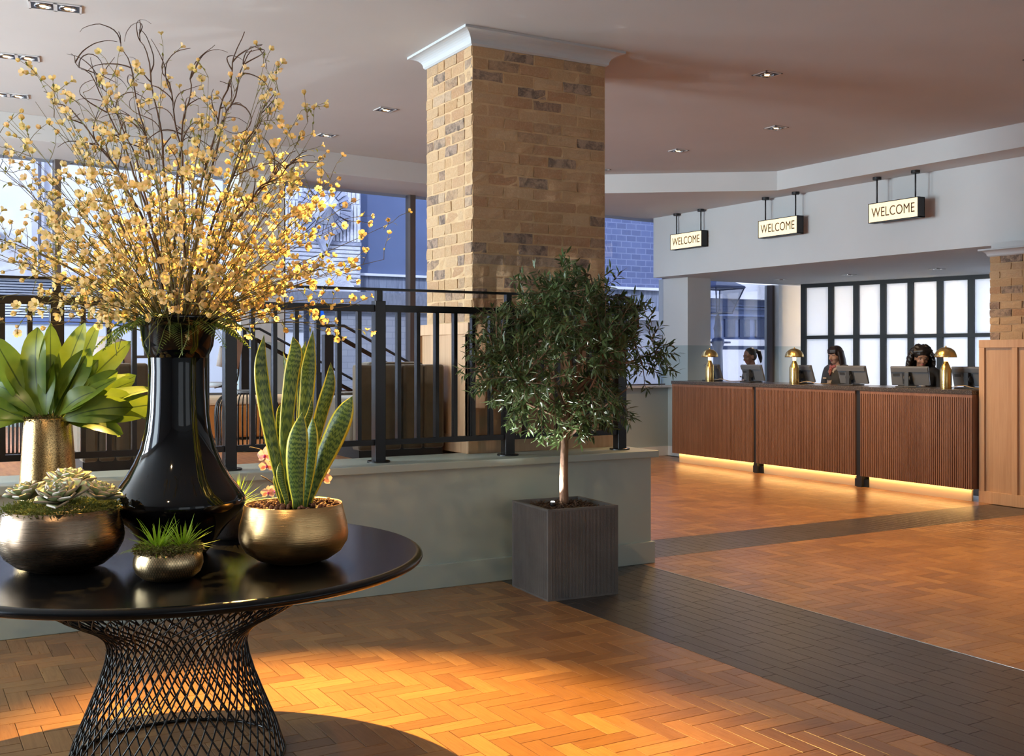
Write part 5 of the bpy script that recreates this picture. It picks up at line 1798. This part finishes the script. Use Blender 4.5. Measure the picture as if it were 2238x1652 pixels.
        for i in range(14):
            x_ = -0.085 + 0.17 * i / 13
            hb.ell(HM @ Vector((x_, 0.055 - abs(x_) * .5, 0.098 - abs(x_) * .25)), (.024, .026, .026), 8, 6)
    remeshed('hair', hb, hm, root, 0.006, 2)
    return root
P1d = (-0.93, 0.30); P2d = (-1.0, 0.05); P3d = (-0.62, -0.60)
person(1643, DX + 1.15, 1.645, P1d, 'receptionist with dark hair tied back, looking down at a screen', 'skin1', 'jacketgrey', 'ponytail', 0.22, 0.15)
person(1829, DX + 1.12, 1.66, P2d, 'receptionist with long straight dark hair, slate jacket and red neck scarf', 'skin2', 'jacketgrey', 'straight', 0.12, 0.05, True)
person(2013, DX + 1.12, 1.635, P3d, 'receptionist with long curly black hair and black jacket, looking down', 'skin3', 'jacketblack', 'curly', 0.30, 0.12)
# ------------------------------------------------------------------ furniture on the platform
M['olivecloth'] = pbr('olive_brown_velvet', (0.105, 0.078, 0.045), 0.85, c2=(0.085, 0.062, 0.035), scale=14, sheen=0.4, bmp=0.2, bscale=120)
M['tan'] = pbr('tan_leather', (0.50, 0.20, 0.045), 0.5, c2=(0.42, 0.16, 0.035), scale=10)
M['cream'] = pbr('cream_cushion', (0.70, 0.58, 0.42), 0.7)
M['greychair'] = pbr('grey_taupe_shell', (0.33, 0.29, 0.27), 0.6)
M['paleseat'] = pbr('pale_seat_pad', (0.50, 0.55, 0.60), 0.7)
M['darktop'] = pbr('dark_table_top', (0.10, 0.10, 0.105), 0.3)
def sofa(x0, x1, y0, zt, label, nseg, cush=True):
    root = empty('sofa', (x0, y0, PLAT), label, 'sofa', 'olive velvet sofas behind the railing')
    L = x1 - x0
    for k_ in range(nseg):
        a, b = L * k_ / nseg, L * (k_ + 1) / nseg
        mk('back_panel', MB().box(a + 0.002, 0, 0.06, b - 0.002, 0.14, zt - PLAT), M['olivecloth'], root, bevel=0.02)
    mk('base', MB().box(0.01, 0.02, 0.0, L - 0.01, 0.80, 0.10), M['blackmat'], root)
    mk('seat', MB().box(0.0, 0.14, 0.10, L, 0.82, 0.42), M['olivecloth'], root, bevel=0.03)
    if cush:
        mk('back_cushion', MB().box(0.12, 0.13, 0.42, L - 0.1, 0.30, zt - PLAT + 0.018), M['olivecloth'], root, bevel=0.03)
    return root
def X_at(u, Y):
    dx, dy_ = ray(u)
    return Y * dx / dy_
sofa(X_at(178, 7.1), X_at(326, 7.1), 7.1, 1.455, 'olive velvet sofa back behind the broad leaved plant', 4, False)
sofa(X_at(784, 7.0), 3.47, 7.0, 1.44, 'olive velvet sofa back beside the oak panelled pillar', 4)
sofa(X_at(700, 7.9), X_at(800, 7.9), 7.9, 1.22, 'low olive sofa behind the snake plant', 2, False)

def wire_drum(u, Z, r, h, label, top=True, n=44, vtop=None):
    p = at(u, 778, Z); p.z = PLAT
    root = empty('wire_side_table', p, label, 'side table', 'wire drum side tables on the platform')
    pts = [(r * 0.55, 0, h), (r * 0.80, 0, h * 0.93), (r * 0.96, 0, h * 0.80), (r, 0, h * 0.6), (r * 0.98, 0, h * 0.3), (r * 0.95, 0, 0.0)]
    me = MB().tube(smoothpath(pts, 3), 0.0045, 4).mesh('wire', M['black'], smooth=True)
    for k_ in range(n):
        obj('wire', me, root, (0, 0, 0), (0, 0, 2 * math.pi * k_ / n))
    mk('base_ring', MB().tube(ring(r * 0.95, 0.005, 40), 0.006, 5), M['black'], root, smooth=True)
    mk('top_disc', MB().lathe([(0, h), (r * (0.62 if top else 0.55), h), (r * (0.62 if top else 0.55), h + 0.018), (0, h + 0.018)], 40), M['darktop'], root)
    return root
wire_drum(33, 7.75, 0.20, 0.67, 'black wire drum table behind the tapered gold vase')
wire_drum(540, 8.3, 0.24, 0.44, 'black wire drum table seen between the vase and the snake plant')
bn = empty('bench', (X_at(450, 9.2), 9.2, PLAT), 'tan leather bench with cream top behind the railing', 'bench')
bl_ = X_at(668, 9.2) - X_at(450, 9.2)
mk('body', MB().box(0, 0, 0.02, bl_, 0.5, 0.30), M['tan'], bn, bevel=0.02)
mk('cushion', MB().box(-0.005, -0.005, 0.30, bl_ + 0.005, 0.505, 0.37), M['cream'], bn, bevel=0.02)

def cafe_chair(p, rz, label):
    root = empty('cafe_chair', p, label, 'chair', 'grey shell chairs by the window', rz=rz)
    mk('seat', MB().lathe([(0, .43), (.19, .43), (.215, .45), (.20, .475), (0, .47)], 28), M['paleseat'], root, smooth=True)
    v, f = [], []
    for j_, (z, rr) in enumerate(((.60, .20), (.68, .225), (.78, .235), (.86, .22), (.90, .17))):
        for i in range(13):
            a = R(-62 + 124 * i / 12) * (1 if j_ < 4 else .8)
            v.append((0.235 * math.sin(a), 0.20 - 0.235 * (1 - math.cos(a)) * 1.0 + (z - .6) * .18, z - (0.05 * (abs(i - 6) / 6) ** 2 if j_ > 2 else -0.03 * (abs(i - 6) / 6) ** 2)))
    for j_ in range(4):
        for i in range(12):
            a = j_ * 13 + i
            f.append((a, a + 1, a + 14, a + 13))
    mb = MB(); mb.add(v, f)
    o = mk('backrest', mb, M['greychair'], root, smooth=True)
    s_ = o.modifiers.new('thick', 'SOLIDIFY'); s_.thickness = 0.02
    for sx_ in (-1, 1):
        mk('back_support', MB().tube(smoothpath([(sx_ * .13, .20, .80), (sx_ * .15, .19, .62), (sx_ * .17, .16, .47), (sx_ * .17, .05, .43)], 4), .010, 8), M['black'], root, smooth=True)
        mk('leg', MB().tube([(sx_ * .15, -.12, .43), (sx_ * .20, -.20, 0)], .010, 8), M['black'], root, smooth=True)
        mk('leg', MB().tube([(sx_ * .15, .12, .43), (sx_ * .20, .22, 0)], .010, 8), M['black'], root, smooth=True)
    return root
def on_plat(u, Z):
    p = at(u, 778, Z); p.z = PLAT
    return p
cafe_chair(on_plat(468, 10.1), R(-120), 'grey shell chair just visible beside the neck of the black vase')
cafe_chair(on_plat(252, 9.9), R(150), 'grey shell chair behind the broad leaved plant tips')
ctb = empty('cafe_table', on_plat(292, 10.3), 'small round dark cafe table between the grey chairs', 'table')
mk('table_top', MB().lathe([(0, .70), (.33, .70), (.335, .71), (.33, .725), (0, .725)], 40), M['darktop'], ctb, smooth=False)
mk('pedestal', MB().lathe([(0, 0), (.2, 0), (.2, .015), (.03, .03), (.025, .70)], 20), M['black'], ctb, smooth=True)
hp = spiky('potted_sprig', on_plat(322, 10.25) + Vector((0, 0, .80)), 0.06, 16, 'tiny potted sprig standing on the cafe table', 12, None, 'bigleaf', .02)
mk('pot', MB().lathe([(0, -.075), (.03, -.075), (.036, 0), (.033, 0), (0, -.01)], 16), M['darkpot'], hp, smooth=True)

def stair_rail(u, Y, label, L=1.25):
    x0 = X_at(u, Y)
    root = empty('stair_railing', (x0, Y, 0), label, 'railing', 'black stair railings at the back')
    sl_ = -0.52
    zt = 1.80
    mk('post', MB().box(-.045, -.045, 0.6, .045, .045, zt - 0.09), M['black'], root)
    mk('post_stub', MB().box(-.02, -.02, zt - .09, .02, .02, zt), M['black'], root)
    mk('handrail', MB().tube([(-.10, 0, zt), (.17, 0, zt), (.17 + L, 0, zt + sl_ * L)], .014, 6), M['black'], root)
    z2 = zt - 0.12
    mk('top_rail', MB().tube([(.04, 0, z2), (.13, 0, z2), (.13 + L, 0, z2 + sl_ * L)], .022, 4), M['black'], root)
    z3 = zt - 0.86
    mk('bottom_rail', MB().tube([(.04, 0, z3 + .0), (.13 + L, 0, z3 + sl_ * L)], .018, 4), M['black'], root)
    for k_ in range(1, 8):
        x_ = .13 + (L - .05) * (k_ - 1) / 6.5
        zz = z2 + sl_ * (x_ - .13)
        mk('baluster', MB().box(x_ - .014, -.014, max(0.2, zz - .72), x_ + .014, .014, zz), M['black'], root)
    return root
stair_rail(716, 10.09, 'black stair railing descending behind the snake plant, nearer one')
stair_rail(534, 11.7, 'black stair railing descending beside the plaster pier, farther one')

# ------------------------------------------------------------------ across the street
M['stone'] = pbr('pale_render', (0.70, 0.69, 0.72), 0.9, c2=(0.62, 0.61, 0.66), scale=2.2, bmp=0.4, bscale=40)
M['stone2'] = pbr('weathered_stone', (0.58, 0.57, 0.62), 0.9, c2=(0.44, 0.43, 0.50), scale=5, stretch=(1, 1, .3))
M['louvre'] = pbr('grey_louvre', (0.30, 0.31, 0.36), 0.5)
M['whitepanel'] = pbr('white_panel', (0.66, 0.67, 0.72), 0.6)
M['bluestripe'] = pbr('blue_stripe', (0.12, 0.17, 0.34), 0.6)
M['navywall'] = pbr('blue_grey_wall', (0.085, 0.115, 0.22), 0.7, c2=(0.10, 0.135, 0.25), scale=1.5)
M['stain'] = pbr('stained_concrete', (0.25, 0.28, 0.36), 0.9, c2=(0.12, 0.14, 0.20), scale=4, stretch=(6, 1, .5))
M['bluebrick'] = brickwall_mat('blue_brick', (0.115, 0.14, 0.27), (0.085, 0.105, 0.21), (0.20, 0.23, 0.36), 2.2, 0.5, 0.25, 0.02, rot=(R(90), 0, 0))
M['greybrick'] = brickwall_mat('grey_brick', (0.36, 0.37, 0.42), (0.30, 0.31, 0.37), (0.22, 0.23, 0.28), 2.2, 0.5, 0.22, 0.012, rot=(R(90), 0, 0))
M['relief'] = pbr('cast_concrete', (0.72, 0.73, 0.78), 0.85, c2=(0.50, 0.51, 0.60), scale=4, stretch=(1, 1, 1), bmp=0.6, bscale=30, bdist=0.02)
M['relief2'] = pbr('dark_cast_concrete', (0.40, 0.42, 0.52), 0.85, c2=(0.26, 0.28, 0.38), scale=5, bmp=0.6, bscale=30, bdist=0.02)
EY = 16.5
st_ = mk('street', MB().box(-12, 12.6, -0.5, 26, 26, -0.21), pbr('asphalt', (0.12, 0.12, 0.14), 0.9))
tag(st_, 'paved street outside the windows', 'street', kind='structure')
def EX(u, Y=EY):
    return X_at(u, Y)
def EZ(u, v, Y=EY):
    return zat(v, Y / ray(u)[1])
# pale rendered building with louvres
b1 = empty('rendered_building', (0, EY, -0.2), 'pale rendered building with louvres seen through the window behind the flowers', 'building')
zl = EZ(100, 605) + 0.2
mk('wall', MB().box(-10, 0.1, zl, EX(612), 1.0, 5.6), M['stone'], b1)
for u0_, u1_ in ((70, 83), (91, 97)):
    mk('pilaster', MB().box(EX(u0_), 0.0, zl, EX(u1_), 0.12, 5.6), M['stone2'], b1)
mk('string_course', MB().box(-10, -0.02, zl, EX(612), 0.2, zl + 0.08), M['stone2'], b1)
ac = EX(-14); az_ = EZ(0, 600) + 0.2
arch = [(ac + 0.42 * math.cos(a), 0.06, az_ + 0.62 * math.sin(a)) for a in [math.pi * k_ / 16 for k_ in range(17)]]
mk('arch_moulding', MB().tube(arch, 0.05, 6), M['stone2'], b1, smooth=True)
mk('arch_recess', MB().prism([(x_, z_) for x_, _, z_ in arch], 0, 0.02), M['stone2'], b1, rot=(R(90), 0, 0), loc=(0, 0.11, 0))
zb = EZ(100, 694) + 0.2
nl = 15
for k_ in range(nl):
    z_ = zb + (zl - zb) * (k_ + .5) / nl
    mk('louvre_slat', MB().box(-10, 0.05, -0.012, EX(612), 0.13, 0.012, Matrix.Translation((0, 0, z_)) @ Matrix.Rotation(R(0), 4, 'X')), M['louvre'] if k_ > 7 else M['whitepanel'], b1)
mk('louvre_backing', MB().box(-10, 0.2, zb, EX(612), 0.3, zl), M['bluestripe'], b1)
mk('stripe', MB().box(-10, 0.04, zb - 0.09, EX(612), 0.2, zb - 0.005), M['bluestripe'], b1)
mk('lower_wall', MB().box(-10, 0.06, 0, EX(612), 0.5, zb - 0.09), M['whitepanel'], b1)

# cast concrete relief panel
x0, x1 = EX(613), EX(793)
rp = empty('concrete_relief', (x0, EY, 0), 'pale cast concrete relief with a round disc seen through the window', 'wall relief')
zlo, zhi = EZ(708, 640), EZ(708, 385)
W_ = x1 - x0
mk('backing', MB().box(0, 0.1, zlo, W_, 0.5, zhi + 0.9), M['relief'], rp)
cxr, czr = EX(709) - x0, EZ(709, 458)
def corrug(name, xa, xb, za, zb_, n, horiz=False, mat='relief', d=0.05):
    mb = MB()
    for k_ in range(n):
        if horiz:
            c = za + (zb_ - za) * (k_ + .5) / n; h = (zb_ - za) / n * .36
            mb.box(xa, 0.1 - d, c - h, xb, 0.12, c + h)
        else:
            c = xa + (xb - xa) * (k_ + .5) / n; h = (xb - xa) / n * .36
            mb.box(c - h, 0.1 - d, za, c + h, 0.12, zb_)
    return mk(name, mb, M[mat], rp)
zmid = EZ(709, 527)
corrug('ribbed_panel', 0.02, W_ - .02, zmid + 0.02, czr + 0.12, 22)
corrug('ribbed_panel', 0.02, W_ - .02, czr + 0.14, zhi + 0.8, 18, d=0.03)
corrug('ribbed_panel', 0.02, W_ - .02, zlo, zmid - 0.05, 12, True, 'relief', 0.035)
mk('dark_strip', MB().box(0, 0.06, zmid - 0.04, W_, 0.12, zmid + 0.02), M['relief2'], rp)  # raised strip in the darker concrete
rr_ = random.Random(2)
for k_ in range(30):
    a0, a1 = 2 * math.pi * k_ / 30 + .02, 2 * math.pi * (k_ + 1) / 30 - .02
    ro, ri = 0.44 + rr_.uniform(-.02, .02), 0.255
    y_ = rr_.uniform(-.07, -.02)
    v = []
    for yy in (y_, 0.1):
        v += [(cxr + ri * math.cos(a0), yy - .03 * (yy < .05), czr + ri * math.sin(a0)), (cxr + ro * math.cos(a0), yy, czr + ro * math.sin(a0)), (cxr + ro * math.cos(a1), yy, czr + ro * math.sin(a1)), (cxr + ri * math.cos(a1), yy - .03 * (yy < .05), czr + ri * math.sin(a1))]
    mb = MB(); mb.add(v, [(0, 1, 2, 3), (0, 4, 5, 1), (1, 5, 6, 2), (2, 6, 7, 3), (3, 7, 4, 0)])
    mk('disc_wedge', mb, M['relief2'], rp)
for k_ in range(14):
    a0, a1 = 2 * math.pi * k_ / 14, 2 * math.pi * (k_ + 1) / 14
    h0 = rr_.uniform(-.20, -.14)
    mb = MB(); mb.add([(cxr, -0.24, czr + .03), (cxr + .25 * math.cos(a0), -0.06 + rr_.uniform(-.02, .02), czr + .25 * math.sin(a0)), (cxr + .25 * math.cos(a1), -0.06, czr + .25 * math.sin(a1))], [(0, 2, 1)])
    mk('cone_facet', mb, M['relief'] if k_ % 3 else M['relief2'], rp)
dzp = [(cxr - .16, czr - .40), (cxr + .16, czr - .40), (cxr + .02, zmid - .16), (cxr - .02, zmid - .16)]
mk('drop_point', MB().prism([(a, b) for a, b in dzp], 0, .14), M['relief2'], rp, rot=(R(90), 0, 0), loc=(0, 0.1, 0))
tri = [(cxr, zmid - .14), (cxr + .62, zlo + .005), (cxr - .62, zlo + .005)]
mk('lower_triangle', MB().prism(tri, 0, .08), M['relief'], rp, rot=(R(90), 0, 0), loc=(0, 0.1, 0))

# blue grey wall, ledge and grey brick below
b2 = empty('grey_brick_building', (0, EY, -0.2), 'blue grey wall over grey brickwork seen beside the brick pillar', 'building')
z1_, z2_, z3_ = EZ(850, 598) + .2, EZ(850, 640) + .2, EZ(850, 668) + .2
mk('upper_wall', MB().box(x1 + .01, 0.3, z1_, EX(1250), 1.0, 5.6), M['navywall'], b2)
mk('coping', MB().box(x1 + .01, 0.2, z1_ - .03, EX(1250), 0.5, z1_ + .01), M['whitepanel'], b2)
mk('stained_band', MB().box(x1 + .01, 0.25, z2_, EX(1250), 0.9, z1_ - .03), M['stain'], b2)
mk('ledge', MB().box(EX(612), 0.0, z3_, EX(1250), 0.6, z2_), pbr('dark_grey_ledge', (0.15, 0.16, 0.20), 0.8, c2=(0.22, 0.23, 0.28), scale=9, stretch=(3, 1, 1)), b2)
mk('brick_wall', MB().box(EX(685), 0.15, 0, EX(1250), 0.8, z3_), M['greybrick'], b2)
mk('louvre_door', MB().box(EX(612), 0.1, 0, EX(668), 0.6, z3_), M['whitepanel'], b2)
for k_ in range(9):
    z_ = EZ(640, 720) + .2 + k_ * 0.045
    mk('louvre_slat', MB().box(EX(624), 0.06, z_, EX(666), 0.12, z_ + .025), M['louvre'], b2)
al = empty('alarm_box', (EX(705.5), EY + 0.10, EZ(705, 705)), 'blue triangular alarm box with white lettering on the grey brick', 'alarm box')
mk('casing', MB().prism([(-.085, 0), (.085, 0), (.02, .20), (-.02, .20)], 0, .06), pbr('blue_plastic', (0.01, 0.13, 0.62), 0.4), al, rot=(R(90), 0, 0))
text_mesh('lettering', 'Chubb', 0.058, pbr('white_letter', (0.85, 0.88, 0.95), 0.5), al, (0, -.063, .045), (R(90), 0, 0))

# blue brick wall right of the pillar
b3 = empty('blue_brick_building', (0, EY, -0.2), 'blue toned brick wall over stained concrete seen right beside the brick pillar', 'building')
xb0, xb1 = EX(1250), EX(1520)
za, zb_, zc_, zd = EZ(1400, 628) + .2, EZ(1400, 680) + .2, EZ(1400, 700) + .2, EZ(1400, 740) + .2
mk('brick_wall', MB().box(xb0, 0.1, za, xb1, 0.9, 6.2), M['bluebrick'], b3)
mk('coping', MB().box(xb0, -0.02, za - .05, xb1, 0.5, za), M['whitepanel'], b3)
mk('stained_band', MB().box(xb0, 0.05, zb_, xb1, 0.8, za - .05), M['stain'], b3)
mk('ledge', MB().box(xb0, -0.1, zc_, xb1, 0.8, zb_), M['louvre'], b3)
mk('lower_wall', MB().box(xb0, 0.1, 0, xb1, 0.8, zc_), M['louvre'], b3)

# stone building and street lantern behind the desk window
b4 = empty('stone_building', (0, EY, -0.2), 'pale stone building with a dark shopfront band behind the reception window', 'building')
xs0, xs1 = EX(1520) + .01, EX(1900)
q1, q2, q3, q4 = EZ(1640, 654) + .2, EZ(1640, 742) + .2, EZ(1640, 756) + .2, EZ(1640, 764) + .2
mk('upper_wall', MB().box(xs0, 0.0, q1, xs1, 0.8, 6.0), M['stone'], b4)
mk('fascia', MB().box(xs0, 0.25, q2, xs1, 0.9, q1), M['navywall'], b4)
for z_ in (q1 - .14, q1 - .20, q1 - .34):
    mk('moulding', MB().box(xs0, 0.18, z_, xs1, 0.3, z_ + .04), M['navywall'], b4)
for u_ in (1600, 1632, 1668):
    mk('shop_window', MB().box(EX(u_), 0.20, q2 + .05, EX(u_ + 22), 0.26, q1 - .40), pbr('dark_glass', (0.02, 0.03, 0.07), 0.1), b4)
mk('ledge', MB().box(xs0, -0.06, q3, xs1, 0.8, q2), M['stone'], b4)
mk('dark_band', MB().box(xs0, 0.06, q4, xs1, 0.8, q3), M['navywall'], b4)
mk('lower_wall', MB().box(xs0, 0.0, 0, xs1, 0.8, q4), M['stone'], b4)

LY = 14.6
lx = X_at(1569, LY)
LZ = LY / ray(1569)[1]
lk = LZ / FPX
lan = empty('street_lantern', (lx, LY, -0.2), 'dark blue cast iron street lantern outside the reception window', 'street lamp')
M['iron'] = pbr('blue_black_iron', (0.03, 0.045, 0.12), 0.4)
zv = lambda v: zat(v, LZ) + .2
mk('column', MB().lathe([(0, 0), (.10, 0), (.10, .5), (13 * lk, .6), (10 * lk, zv(762)), (14 * lk, zv(750)), (14 * lk, zv(742)), (8 * lk, zv(738)), (8 * lk, zv(724)), (10 * lk, zv(718)), (7 * lk, zv(708)), (6 * lk, zv(692)), (0, zv(686))], 20), M['iron'], lan, smooth=True)
mk('ladder_bar', MB().tube([(-.22, 0, zv(748)), (.28, 0, zv(748))], .018, 8), M['iron'], lan, smooth=True)
b_ = 22 * lk; t_ = 40 * lk
zb2, zt2 = zv(684), zv(630)
for sx_ in (-1, 1):
    for sy_ in (-1, 1):
        mk('lantern_bar', MB().tube([(sx_ * b_, sy_ * b_, zb2), (sx_ * t_, sy_ * t_, zt2)], .013, 6), M['iron'], lan)
for (rr2, zz2) in ((b_, zb2), (t_, zt2)):
    mk('lantern_ring', MB().tube([(-rr2, -rr2, zz2), (rr2, -rr2, zz2), (rr2, rr2, zz2), (-rr2, rr2, zz2), (-rr2, -rr2, zz2)], .018, 6), M['iron'], lan)
mk('lantern_roof', MB().lathe([(t_ * 1.5, zt2), (t_ * 1.45, zt2 + .03), (t_ * .6, zv(612)), (t_ * .62, zv(606)), (t_ * .35, zv(600)), (0, zv(592))], 4, M=Matrix.Rotation(R(45), 4, 'Z')), M['iron'], lan)
for k_ in range(4):
    m4 = Matrix.Rotation(R(90 * k_), 4, 'Z')
    mb = MB(); mb.add([m4 @ Vector(p) for p in ((-b_, -b_, zb2), (b_, -b_, zb2), (t_, -t_, zt2), (-t_, -t_, zt2))], [(0, 1, 2, 3)])
    mk('lantern_pane', mb, M['glass'], lan)
# room behind the frosted screen: fill lamp added to brighten the panes, two warm wall lamps
plain_wall('wall_office', 16.6, 7.0, 16.8, 14.5, -0.2, 0.6, 'low wall of the back office')
for (u, v, e) in ((1908, 697, 10), (2062, 692, 16)):
    p = at(u, v, 17.5 if u < 2000 else 16.45)
    lr_ = empty('wall_lamp', p, 'warm lamp glowing behind the frosted screen %s' % ('above the curly haired receptionist' if u > 2000 else 'between the receptionists'), 'lamp')
    mk('globe', MB().ell((0, 0, 0), (.08, .08, .08), 14, 10), emit('globe_glow', (1.0, 0.62, 0.22), 90), lr_, smooth=True)

lamp('AREA', 'office_fill_lamp', (16.5, 10.8, 1.7), 50, (0.92, 0.96, 1.0), (R(90), 0, R(90)), shape='RECTANGLE', size=5.5, size_y=2.2)  # added fill with no window here, lights the frosted panes from behind
# sky portals in the side windows: they only guide the sampling of the sky light
for y in (-3.85 + 1.475, -0.35 + 1.475, 3.15 + 1.475, 6.65 + 1.475, 10.15 + 1.4):
    pl_ = lamp('AREA', 'sky_portal', (-5.45, y, 1.9), 1, (1, 1, 1), (R(90), 0, R(-90)), shape='RECTANGLE', size=2.95, size_y=3.1)
    pl_.data.cycles.is_portal = True
for (s0, s1, z1) in ((-4, sW(530), SOF), (sW(623), sW(1466), SOF), (sW(1553), sW(1700), LOW)):
    c_ = WM @ Vector(((s0 + s1) / 2, 0.35, (SILL + z1) / 2))
    pl_ = lamp('AREA', 'sky_portal', c_, 1, (1, 1, 1), (R(90), 0, WA + R(180)), shape='RECTANGLE', size=s1 - s0, size_y=z1 - SILL)
    pl_.data.cycles.is_portal = True
